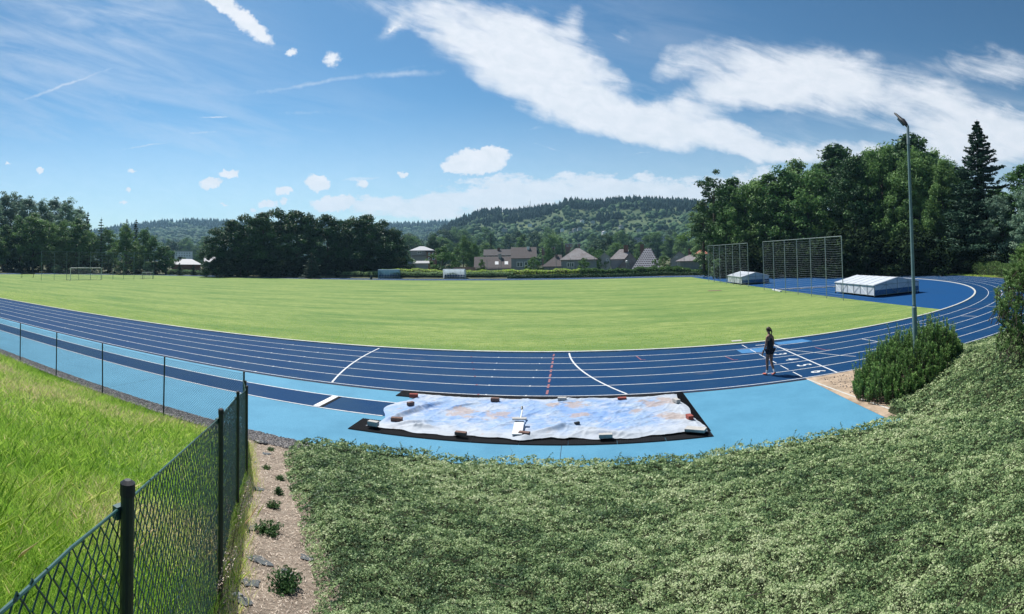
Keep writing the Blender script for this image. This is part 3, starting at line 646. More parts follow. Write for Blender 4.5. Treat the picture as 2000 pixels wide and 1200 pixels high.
# ---------------------------------------------------------------- chain link fence
def fence():
    root = empty('chain_link_fence', (-7.39, 9.65, 0), 0, 'dark green chain link fence along the gravel strip, turning uphill past the camera', 'fence')
    inv = Vector((-7.39, 9.65, 0))
    H = 1.42
    def post(x, y, h, r=.019, lean=(0, 0)):
        z = hz(x, y); q = MB().tube([Vector((x, y, z-.15))-inv, Vector((x+lean[0], y+lean[1], z+h-.012))-inv, Vector((x+lean[0], y+lean[1], z+h))-inv], [r, r, r*.8], 14)
        p = q.build('post', M['greenpost'], root, False)
        MB().tube([Vector((x+lean[0], y+lean[1], z+h-.03))-inv, Vector((x+lean[0], y+lean[1], z+h+.004))-inv, Vector((x+lean[0], y+lean[1], z+h+.012))-inv], [r*1.12, r*1.12, r*.5], 14).build('cap', M['lampdark'], p)
    for i, (x, y) in enumerate(FEN): post(x, y, H if i < 6 else 1.55, .019 if i < 6 else .022)
    for i, (x, y) in enumerate(FEN_L): post(x, y, 1.55, .02, ((.03, 0), (-.05, .01), (.0, .0), (-.02, 0))[i % 4])
    MB().tube([Vector((-7.35, 9.62, 1.45))-inv, Vector((-6.55, 8.7, .3))-inv], .014, 8).build('brace', M['greenpost'], root)
    # tension wires and clips
    def wire(pts, h, r, name):
        vs = []
        for (x, y) in pts: vs.append(Vector((x, y, hz(x, y)+h))-inv)
        return MB().tube(vs, r, 6).build(name, M['greenwire'], root)
    def dense(pts, st):
        out = []
        for p, q in zip(pts[:-1], pts[1:]):
            n = max(1, int(math.hypot(q[0]-p[0], q[1]-p[1])/st))
            for i in range(n): out.append((p[0]+(q[0]-p[0])*i/n, p[1]+(q[1]-p[1])*i/n))
        return out + [pts[-1]]
    off = lambda pts, dx, dy: [(x+dx, y+dy) for x, y in pts]
    near = dense(off(FEN, -.022, -.012), .3); longp = dense(off([FEN[-1]]+FEN_L, 0, -.026), 1.0)
    wire(near, H-.075, .0042, 'tension_wire'); wire(near, .72, .0022, 'tension_wire'); wire(near, .06, .0022, 'tension_wire')
    wire(longp, 1.50, .003, 'tension_wire'); wire(longp, .1, .002, 'tension_wire')
    for (x, y) in FEN[1:5]:
        MB().box(Vector((x-.022, y-.012, hz(x, y)+H-.08))-inv, (.02, .03, .035)).build('clip', M['greenwire'], root)
    # diamonds: every wire zig-zags down; triangular section tubes built in numpy
    def mesh(pts, H0, H1, cell, r, name, nseg=1):
        L_ = [0]
        for p, q in zip(pts[:-1], pts[1:]): L_.append(L_[-1]+math.hypot(q[0]-p[0], q[1]-p[1]))
        L_ = np.array(L_); X = np.array([p[0] for p in pts]); Yy = np.array([p[1] for p in pts])
        n = int(L_[-1]/cell); m_ = int((H1-H0)/(cell*.5))
        s0 = np.arange(n)*cell; j = np.arange(m_+1)
        S = s0[:, None] + ((j[None, :] % 2) * cell*.5) * np.where(np.arange(n) % 2 == 0, 1, 1)[:, None]
        S2 = s0[:, None] + cell*.5 + (((j[None, :]+1) % 2)*cell*.5)
        allV = []; allF = []; base = 0
        for SS in (S, S2+0.0):
            SS = SS + rng.normal(0, cell*.008, SS.shape)
            Zh = H1 - j[None, :]*cell*.5 + rng.normal(0, cell*.008, SS.shape)
            x = np.interp(SS, L_, X); y = np.interp(SS, L_, Yy); z = height(x, y)*1.0
            sag = -.012*np.sin(SS*2.6)**2
            P = np.stack([x-inv.x, y-inv.y, z+Zh+sag], -1)                # n, m+1, 3
            ox = rng.normal(0, .0012, P.shape[:2]+(1,)); P = P + ox
            T = P[:, 1:]-P[:, :-1]; A = P[:, :-1]; B = P[:, 1:]
            t = T/np.linalg.norm(T, axis=-1, keepdims=True); up = np.array([.6, .8, 0.]); nrm = np.cross(t, up); nrm /= np.linalg.norm(nrm, axis=-1, keepdims=True)
            bi = np.cross(t, nrm)
            ring = []
            for k in range(3):
                q = 2*math.pi*k/3; o_ = (nrm*math.cos(q)+bi*math.sin(q))*r; ring.append(A+o_); ring.append(B+o_)
            V = np.stack(ring, -2).reshape(-1, 3); c = len(V)//6; i = np.arange(c)[:, None]*6+base
            F = np.concatenate([i+np.array([[0, 1, 3, 2]]), i+np.array([[2, 3, 5, 4]]), i+np.array([[4, 5, 1, 0]])])
            allV.append(V); allF.append(F); base += len(V)
        return np_mesh(name, np.concatenate(allV), np.concatenate(allF), M['greenwire'], root)
    mesh(near, .05, H-.07, .062, .0025, 'wire_mesh')
    mesh(longp, .08, 1.50, .064, .0026, 'wire_mesh')
fence()

# ---------------------------------------------------------------- plants on the near slope
def lod_scatter(area, lai, size_of, fill, region, r=rng, a0=-1.35, a1=1.1):
    """points over the slope, finer and denser towards the foot path where the detail can be seen"""
    (x0, x1, y0, y1) = area; X = []; Yl = []
    rings = [.9, 1.6, 2.2, 3, 4, 5.5, 7.5, 10, 13, 17, 22, 30]
    for ra, rb in zip(rings[:-1], rings[1:]):
        dm = lai/(fill*size_of(np.array([ra]))[0]**2); n = int((rb*rb-ra*ra)*.5*(a1-a0)*dm)
        d = np.sqrt(r.uniform(ra*ra, rb*rb, n)); k = r.random(n) < (size_of(np.array([ra]))[0]/size_of(d))**2; d = d[k]
        a = r.uniform(a0, a1, len(d)); x, y = np.sin(a)*d, np.cos(a)*d
        k = (x > x0) & (x < x1) & (y > y0) & (y < y1); x, y = x[k], y[k]; k = region(x, y); X.append(x[k]); Yl.append(y[k])
    x, y = np.concatenate(X), np.concatenate(Yl); return x, y, np.hypot(x, y)
def cover_region(x, y):
    right = odist(x, y) > TW + 1.0
    e = .22*(fbm(x*1.3, y*1.3, 3, 7)-.5)
    edge = (y < 10.62 + e) | ((x > 7.5) & (y < 11.75+(x-7.6)*.85+e))
    pth = x > path_x(y) - .16 + .3*(fbm(x*1.1+5, y*1.1, 3, 9)-.4)
    return edge & right & pth & (x < 26)
def cover_h(x, y):                                   # height of the plants over the soil
    e = .08 + .15*fbm(x*1.4, y*1.4, 3, 31) + .12*fbm(x*6.5, y*6.5, 2, 33)
    t = np.clip((x-path_x(y)+.2)/.5, .2, 1)
    return e*t
# body under the leaves
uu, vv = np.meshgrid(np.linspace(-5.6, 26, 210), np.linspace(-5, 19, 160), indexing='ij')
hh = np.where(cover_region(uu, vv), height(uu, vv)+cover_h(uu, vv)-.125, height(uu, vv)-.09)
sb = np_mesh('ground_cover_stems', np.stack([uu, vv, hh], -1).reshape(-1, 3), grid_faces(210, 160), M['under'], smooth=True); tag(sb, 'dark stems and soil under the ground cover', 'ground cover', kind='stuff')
sz = lambda d: np.clip(.0041*d, .012, .05)
x, y, d = lod_scatter((-6, 25, -4.5, 18.6), 1.7, sz, .5, cover_region)
s = sz(d)*rng.uniform(.7, 1.35, len(x))
nl_ = 5; k = rng.random(len(x)) < 1.0/nl_; x, y, d, s = x[k], y[k], d[k], s[k]       # centres of small leaf rosettes
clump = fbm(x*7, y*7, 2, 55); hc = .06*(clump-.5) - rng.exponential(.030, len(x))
x = np.repeat(x, nl_); y = np.repeat(y, nl_); d = np.repeat(d, nl_); clump = np.repeat(clump, nl_); hc = np.repeat(hc, nl_); s = np.repeat(s, nl_)*rng.uniform(.7, 1.25, len(x))
a_ = rng.uniform(0, 6.28, len(x)); rr = s*rng.uniform(.3, 1.15, len(x)); x = x+np.cos(a_)*rr; y = y+np.sin(a_)*rr
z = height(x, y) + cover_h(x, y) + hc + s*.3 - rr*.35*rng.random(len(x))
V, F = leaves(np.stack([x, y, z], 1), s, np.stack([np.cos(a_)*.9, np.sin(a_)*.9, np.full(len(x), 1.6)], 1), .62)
rn = np.clip(.46 + 1.0*(fbm(x*.7, y*.7, 3, 77)-.5) + 1.0*(clump-.5) + 3.0*(hc+.03) + rng.normal(0, .20, len(x)), 0, 1)  # painted shade: leaves darker in the hollows, paler on raised clumps
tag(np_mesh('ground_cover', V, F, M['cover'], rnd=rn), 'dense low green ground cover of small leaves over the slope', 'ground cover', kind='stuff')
print('cover leaves', len(F))
# loose sprigs sticking out, most along the lower edge
SV = []; SF = []; nv_ = 0; SR = []
cand = []
for i in range(330):
    if i < 130:
        xx = random.uniform(-5.2, 7.2); yy = 10.55 + random.uniform(-.25, .12)
    else:
        a_ = random.uniform(-.35, .85); dd_ = random.uniform(3, 14); xx, yy = math.sin(a_)*dd_, math.cos(a_)*dd_
    if bool(cover_region(np.array([xx]), np.array([yy]))[0]): cand.append((xx, yy))
tb = MB()
for (xx, yy) in cand:
    z0 = hz(xx, yy)+float(cover_h(np.array([xx]), np.array([yy]))[0])-.03; ln = random.uniform(.04, .17)*random.choice((.6, .8, 1, 1.4))*(1 if yy > 9 else .7); q = random.uniform(0, 6.28); le = random.uniform(.2, 1.1)
    pts = [Vector((xx, yy, z0)) + Vector((math.cos(q)*le*ln*t, math.sin(q)*le*ln*t, ln*t*(1-.35*le*t))) for t in (0, .4, .75, 1)]
    tb.tube(pts, [.003, .003, .002, .001], 3, False)
    m_ = int(10+ln*70); t = rng.uniform(.15, 1, m_); P = np.array([pts[0]*1.0])*0
    C = np.stack([np.interp(t, (0, .4, .75, 1), [p[k] for p in pts]) for k in range(3)], 1) + rng.normal(0, .010, (m_, 3))
    v_, f_ = leaves(C, rng.uniform(.018, .034, m_)); SV.append(v_); SF.append(f_+nv_); nv_ += len(v_); SR.append(rng.uniform(0, .75, m_))
for i in range(150):
    a_ = random.uniform(-.5, .85); dd_ = random.uniform(2.4, 12); xx, yy = math.sin(a_)*dd_, math.cos(a_)*dd_
    if not bool(cover_region(np.array([xx]), np.array([yy]))[0]): continue
    z0 = hz(xx, yy)+float(cover_h(np.array([xx]), np.array([yy]))[0]); q = random.uniform(0, 6.28); ln = random.uniform(.12, .4)
    tb.tube([(xx, yy, z0-.02), (xx+math.cos(q)*ln*.5, yy+math.sin(q)*ln*.5, z0+.035), (xx+math.cos(q+.3)*ln, yy+math.sin(q+.3)*ln, z0+random.uniform(-.01, .09))], [.004, .003, .0015], 4, False)
tag(tb.build('sprig_stems', M['bark']), 'thin stems of sprigs rising out of the ground cover', 'sprigs', kind='stuff')
tag(np_mesh('sprig_leaves', np.concatenate(SV), np.concatenate(SF), M['cover'], rnd=np.concatenate(SR)), 'leafy sprigs rising out of the ground cover', 'sprigs', kind='stuff')

# meadow grass left of the fence
def meadow_region(x, y): return (x < fence_x(y)-.03-.1*0) & (y < 9.58 + .12*(fbm(x*2, y*2, 2, 4)-.5)) & (x > -34)
gs = lambda d: np.clip(.0017*d, .0032, .016)
x, y, d = lod_scatter((-30, 1.0, -3.0, 9.8), .13, gs, 1.0, meadow_region)
dryf = fbm(x*.55+3, y*.55, 3, 91); edge = np.clip((9.58-y)/.5, .3, 1)
h = rng.uniform(.07, .20, len(x))*(.6+.9*fbm(x*.9, y*.9, 3, 12))*edge
V, F = tri_blades(x, y, height(x, y)-.005, h, gs(d)*1.0, .95)
rn = np.clip(.56 + 1.1*(dryf-.5) + rng.normal(0, .19, len(x)), 0, 1)
tag(np_mesh('meadow_grass', V, F, M['grass'], rnd=rn), 'long fresh green meadow grass on the slope behind the fence', 'grass', kind='stuff')
print('blades', len(F))
# reddish seed heads
k = (fbm(x*.5+9, y*.5, 3, 15) > .6) & (rng.random(len(x)) < .012) & (d > 4)
xs_, ys_ = x[k], y[k]; C = np.stack([xs_, ys_, height(xs_, ys_)+rng.uniform(.12, .26, len(xs_))], 1); C = np.repeat(C, 4, 0)+rng.normal(0, .012, (len(xs_)*4, 3))
if len(C):
    V, F = leaves(C, .02+0*C[:, 0]); M['seed'] = leafmat('seed_heads', [(.20, .10, .05), (.36, .22, .12), (.45, .36, .2)], trans=.2)
    tag(np_mesh('seed_heads', V, F, M['seed'], rnd=rng.random(len(F))), 'reddish seed heads in the meadow', 'grass', kind='stuff')

# tall dry grass along the fence foot
x = []; y = []
t = rng.random(9000)**1.2; yy = -1.5 + 10.5*t; xx = fence_x(yy) + rng.normal(.03, .085, len(t)) + .05
z = height(xx, yy); hgt = rng.uniform(.04, .18, len(t))*(.4+fbm(xx*2, yy*2, 2, 3))
V, F = tri_blades(xx, yy, z, hgt, .0035, .7)
tag(np_mesh('fence_foot_grass', V, F, M['grass'], rnd=np.clip(rng.normal(.75, .3, len(F)), 0, 1)), 'mixed green and dry grass growing at the foot of the fence', 'grass', kind='stuff')
stk = MB(); HV = []
for i, (px_, py_, h_, cx_, cy_) in enumerate([(418, 1000, .95, .10, .05), (430, 1060, .85, .16, .0), (412, 1120, .8, -.10, 0), (425, 1000, 1.1, .2, .03), (440, 980, .7, .12, 0), (405, 1150, .62, -.12, .02), (436, 1100, .6, .2, 0), (450, 1040, .6, .1, .06)]):
    yb_ = 2.0 + .42*i*.8; xb = float(fence_x(np.array(yb_))) + .06; z0 = hz(xb, yb_)
    P = [Vector((xb + cx_*t_*t_, yb_+cy_*t_, z0 + h_*(t_-.12*t_*t_))) for t_ in np.linspace(0, 1, 8)]
    stk.tube(P, [.0022]*6+[.0016, .001], 4, False)
    for q in range(60):
        t_ = random.uniform(.74, 1.0); a_ = P[5]*(1-(t_-.74)/.26)+P[7]*((t_-.74)/.26); HV.append(a_ + Vector((random.gauss(0, .007), random.gauss(0, .007), random.gauss(0, .012))))
tag(stk.build('dry_stalks', M['straw']), 'tall dry grass stalks bending over by the fence', 'grass', kind='stuff')
V, F = leaves(np.array(HV), .016, (0, 0, 0), .35); tag(np_mesh('dry_seed_heads', V, F, M['straw'], rnd=rng.uniform(.3, 1, len(F))), 'pale seed heads of the tall dry grass', 'grass', kind='stuff')

# straw and chips on the earth path
def path_region(x, y): return (x > fence_x(y)-.02) & (x < path_x(y)+.5) & (y < 10.3)
ss = lambda d: np.clip(.006*d, .014, .05)
x, y, d = lod_scatter((-8, 1.5, -1, 10.4), .30, ss, .3, path_region)
V, F = leaves(np.stack([x, y, height(x, y)+.014+rng.uniform(0, .012, len(x))], 1), ss(d)*rng.uniform(.6, 1.6, len(x)), (0, 0, 4.0), .16)
tag(np_mesh('straw_litter', V, F, M['straw'], rnd=rng.random(len(F))), 'dry straw and bark chips lying on the earth path', 'straw', kind='stuff')
# gravel stones
x = rng.uniform(-24, -5.6, 26000); y = rng.uniform(9.6, 10.58, 26000); d = np.hypot(x, y)
k = (x < -5.2-(10.6-y)*.5); x, y = x[k], y[k]
def stones(x, y, z, s, name, m):
    n = len(x); base = np.array([[1, 0, 0], [-1, 0, 0], [0, 1, 0], [0, -1, 0], [0, 0, 1], [0, 0, -1]], float)
    f8 = np.array([[0, 2, 4], [2, 1, 4], [1, 3, 4], [3, 0, 4], [2, 0, 5], [1, 2, 5], [3, 1, 5], [0, 3, 5]])
    jit = 1 + rng.uniform(-.35, .35, (n, 6, 1)); V = base[None]*jit*s[:, None, None]*np.array([1, .8, .6]); a = rng.uniform(0, 6.28, n)
    ca, sa = np.cos(a)[:, None], np.sin(a)[:, None]; X = V[..., 0]*ca - V[..., 1]*sa; Yv = V[..., 0]*sa + V[..., 1]*ca
    V = np.stack([X+x[:, None], Yv+y[:, None], V[..., 2]+z[:, None]], -1).reshape(-1, 3)
    F = (f8[None]+np.arange(n)[:, None, None]*6).reshape(-1, 3)
    return np_mesh(name, V, F, m, rnd=np.repeat(rng.random(n), 8))
M['pebble'] = leafmat('pebbles', [(.06, .058, .06), (.15, .145, .15), (.34, .33, .33)], trans=0, rough=.9, spec=.2)
tag(stones(x, y, height(x, y)+.022, rng.uniform(.012, .028, len(x)), 'gravel_stones', M['pebble']), 'grey crushed stone along the fence', 'gravel', kind='stuff')

# patches of weed fabric showing through the path
for i, (px_, py_, w_, d_) in enumerate([(497, 1035, .30, .26), (510, 1100, .35, .18), (488, 1145, .22, .20), (600, 1095, .24, .2), (492, 905, .3, .3), (520, 888, .35, .3), (470, 1180, .3, .14), (560, 1125, .2, .15), (505, 958, .25, .3)]):
    x0, y0 = hit(px_, py_); pts = []
    for q in range(9):
        a_ = q/9*2*math.pi; rr = random.uniform(.35, .95); pts.append((x0+math.cos(a_)*w_*.5*rr, y0+math.sin(a_)*d_*.7*rr))
    o = MB().add([(p[0], p[1], hz(*p)+.019) for p in pts]+[(x0, y0, hz(x0, y0)+.021)], [(q, (q+1) % 9, 9) for q in range(9)]).build('fabric_patch', M['fabric'], bpy.data.objects['earth_path']); sub(o)
# dark stone near the fence corner
def rock(name, px_, py_, s, m, label):
    x0, y0 = hit(px_, py_); n_ = 260; q = rng.normal(size=(n_, 3)); 
    import bmesh
    bm = bmesh.new(); bmesh.ops.create_icosphere(bm, subdivisions=3, radius=1)
    for v in bm.verts:
        c = v.co.copy(); k_ = 1 + .35*(fbm(c.x*1.7+px_, c.y*1.7+c.z*2.1, 3, int(py_))-.5)*2; v.co = Vector((c.x*s[0]*k_, c.y*s[1]*k_, c.z*s[2]*k_))
    me = bpy.data.meshes.new(name); bm.to_mesh(me); bm.free(); o = link(name, me, m); o.location = (x0, y0, hz(x0, y0)+s[2]*.4)
    return tag(o, label, 'stone')
rock('stone', 509, 868, (.17, .12, .06), M['lampdark'], 'dark flat stone lying on the path by the fence corner')
rock('stone', 463, 1172, (.05, .04, .03), M['stone'], 'small pale stone at the foot of the fence near the bottom of the photo')
rock('stone', 484, 948, (.05, .05, .04), M['stone'], 'pale grey stone beside the fence post on the path')

def weed(px_, py_, rad, ht, n_, label):
    x0, y0 = hit(px_, py_); z0 = hz(x0, y0)
    root = empty('weed', (x0, y0, z0), 0, label, 'weed', 'weeds growing out of the dry path')
    C = []; st = MB()
    for i in range(n_):
        a_ = random.uniform(0, 6.28); rr = rad*math.sqrt(random.random()); l_ = ht*(1.05-.6*(rr/rad))*random.uniform(.6, 1.2)
        p1 = Vector((math.cos(a_)*rr, math.sin(a_)*rr, l_)); p0 = Vector((math.cos(a_)*rr*.25, math.sin(a_)*rr*.25, 0))
        st.tube([p0, (p0+p1)/2+Vector((0, 0, l_*.1)), p1], [.003, .0025, .001], 3, False)
        for q in range(14):
            t_ = random.uniform(.2, 1); C.append(p0.lerp(p1, t_) + Vector((random.gauss(0, .014), random.gauss(0, .014), random.gauss(0, .01))))
    st.build('stems', M['weed'], root)
    V, F = leaves(np.array(C), rng.uniform(.018, .042, len(C)), (0, 0, .5), .42); np_mesh('foliage', V, F, M['weed'], root, rnd=rng.random(len(F)))
weed(555, 1155, .17, .20, 60, 'largest bushy weed on the path, nearest the bottom of the photo')
weed(525, 1045, .17, .15, 60, 'broad rounded weed in the middle of the path beside the fence')
weed(535, 995, .10, .12, 30, 'small round weed just above the broad one on the path')
weed(544, 968, .09, .12, 26, 'upright small weed halfway up the path')
weed(547, 940, .10, .09, 24, 'low spreading weed second from the top of the path')
weed(520, 918, .09, .08, 20, 'small weed near the top of the path below the stone')
weed(528, 882, .12, .09, 22, 'topmost weed on the path close to the blue rubber edge')
weed(587, 963, .18, .14, 50, 'dark weed tuft at the left edge of the ground cover')

# ---------------------------------------------------------------- mountain pine shrub, young pine, lamp
def candle_shrub(name, spots, rootloc, label, cat, m, nleaf=40, nl=.075, seed=3, wide=.045, lean=.18, upw=(.25, 1.1)):
    r = np.random.default_rng(seed); root = empty(name, rootloc, 0, label, cat); st = MB(); C = []; A = []; T = []
    for (x, y, z, h, s) in spots:
        p0 = np.array([x, y, z]); dr = unit(np.array([[r.normal(0, lean), r.normal(0, lean), 1.]]))[0]; p1 = p0+dr*h
        st.tube([tuple(p0 - dr*.25), tuple(p0), tuple(p1)], [.012, .009, .004], 4, False)
        n = int(nleaf*s); t = r.random(n)**.8; b = p0 + (p1-p0)*t[:, None]; q = r.uniform(0, 6.28, n)
        rad = np.stack([np.cos(q), np.sin(q), r.uniform(upw[0], upw[1], n)], 1); rad = unit(rad)*nl*r.uniform(.7, 1.2, n)[:, None]
        C.append(b); A.append(rad); T.append(np.clip(t*.75+r.normal(.15, .16, n), 0, 1))
    C = np.concatenate(C); A = np.concatenate(A); T = np.concatenate(T); n = len(C)
    sd_ = unit(np.cross(A, r.normal(size=(n, 3))))*wide*.18
    V = np.stack([C-sd_, C+sd_, C+A+sd_*.5, C+A-sd_*.5], 1).reshape(-1, 3)
    np_mesh('foliage', V, np.arange(4*n).reshape(n, 4), m, root, rnd=T); st.build('branches', M['bark'], root)
    return root
bx0, by0 = 9.75, 13.75
r = np.random.default_rng(21); spots = []
for i in range(1900):
    a_ = r.uniform(0, 6.28); rr = math.sqrt(r.random()); ex = math.cos(a_)*rr; ey = math.sin(a_)*rr
    # long axis runs along the track edge
    x_ = ex*2.95*.84 - ey*1.4*.50 + .20; y_ = ex*2.75*.54 + ey*1.6*.86 + .1
    h0 = (1-rr**5)*(.92 + .22*math.sin(ex*3+1) + .22*float(fbm(np.array(ex*2.2), np.array(ey*2.2), 2, 6))) ; zt = hz(bx0+x_, by0+y_)
    lay = r.random()
    spots.append((x_, y_, zt-hz(bx0, by0) + max(.04, h0*(.12+.85*lay)), r.uniform(.22, .46)*(1.9 if r.random() < .2 and lay > .6 else 1), 1.0))
candle_shrub('mountain_pine_shrub', spots, (bx0, by0, hz(bx0, by0)), 'dark green dwarf pine shrub with upright shoots at the foot of the lamp post', 'shrub', M['needle_green'], 60, .065, 5, .045, .10, (.5, 1.9))
# young pine cut by the right edge of the photo
P_ = at(2022, 640, 13.4); px0, py0 = P_.x, P_.y; zt = hz(px0, py0)
spots = []; r = np.random.default_rng(9)
for i in range(760):
    t_ = r.random(); zz = .15 + 2.75*t_; rad = math.sin(math.pi*min(1, t_*.75+.22))*1.0 + .10 + .22*math.sin(zz*5)*(1-t_); a_ = r.uniform(0, 6.28); rr = rad*math.sqrt(r.uniform(.15, 1))
    spots.append((math.cos(a_)*rr, math.sin(a_)*rr, zz, r.uniform(.14, .3), 1.0))
pine = candle_shrub('young_pine', spots, (px0, py0, zt), 'pale green young pine cut by the right edge of the photo', 'pine tree', M['needle_pale'], 48, .085, 6, lean=.45)
MB().tube([(0, 0, -.1), (.03, 0, 1.4), (0, .02, 2.9)], [.05, .035, .01], 8).build('trunk', M['bark'], pine)

def lamp():
    p = at(1787, 640, 16.6); x, y = p.x, p.y; z = hz(x, y)
    root = empty('lamp_post', (x, y, z), 0, 'tall grey green lamp post behind the dwarf pine shrub, unlit', 'lamp post')
    ztop = at(1773, 246, 16.6).z - z; zj = at(1785, 599, 16.6).z - z; zb = at(1780, 425, 16.6).z - z
    lx = -.02
    MB().tube([(0, 0, -.3), (0, 0, zj-.02), (0, 0, zj+.05), (lx*.4, 0, zb-.01), (lx*.4, 0, zb), (lx, 0, ztop-.55)], [.085, .08, .058, .052, .048, .043], 20).build('pole', M['greenpole'], root, False)
    MB().tube([(lx, 0, ztop-.6), (lx, 0, ztop)], [.05, .046], 16).build('sleeve', M['galv'], root)
    for zz in (ztop-.45, ztop-.62, zb, ztop-.75): MB().tube([(lx+.03, -.05, zz), (lx+.08, -.05, zz)], .009, 6).build('bolt', M['galv'], root)
    # lamp head seen from behind and below, reaching out over the track
    u = Vector((-.26, .96, 0)); s_ = Vector((.96, .26, 0))
    hd = MB(); prof = [(-.02, -.05, .045, .05), (.10, .06, .075, .075), (.28, .20, .10, .085), (.42, .26, .105, .07), (.66, .42, .07, .05), (.85, .54, .045, .04), (.98, .60, .02, .03)]
    vs = []
    for (t_, zz, w_, h_) in prof:
        for q in range(10):
            a_ = q/10*2*math.pi; c_ = u*t_*.55 + Vector((lx, 0, ztop+zz*.85)); vs.append(c_ + s_*math.cos(a_)*w_ + Vector((0, 0, 1))*math.sin(a_)*h_*1.2)
    fs = [(i*10+q, i*10+(q+1) % 10, (i+1)*10+(q+1) % 10, (i+1)*10+q) for i in range(6) for q in range(10)] + [tuple(range(9, -1, -1)), tuple(range(60, 70))]
    h_ = hd.add(vs, fs).build('lamp_head', M['lampdark'], root, True)
    MB().tube([u*.16+Vector((lx, 0, ztop+.06)), u*.40+Vector((lx, 0, ztop+.30))], [.05, .035], 8).build('lens', M['glass'], h_)
lamp()
# low white trestle beside the shrub
x, y = g0(1668, 752); b_ = empty('low_bench', (x+.22, y+.05, .012), .9, 'low pale bench half hidden behind the dwarf pine shrub on the sand', 'bench')
MB().box((0, 0, .22), (.7, .2, .035)).build('seat', M['white'], b_)
for sx in (-.28, .28):
    MB().tube([(sx, -.1, 0), (sx, -.08, .21)], .012, 6).tube([(sx, .1, 0), (sx, .08, .21)], .012, 6).tube([(sx, -.1, .02), (sx, .1, .02)], .01, 6).build('leg', M['galv'], b_)
rk = stones(rng.uniform(7.6, 9.4, 500), rng.uniform(11.6, 15.9, 500), np.full(500, .02), rng.uniform(.008, .035, 500), 'sand_pebbles', M['pebble']); tag(rk, 'small stones lying on the bare sand', 'pebbles', kind='stuff')

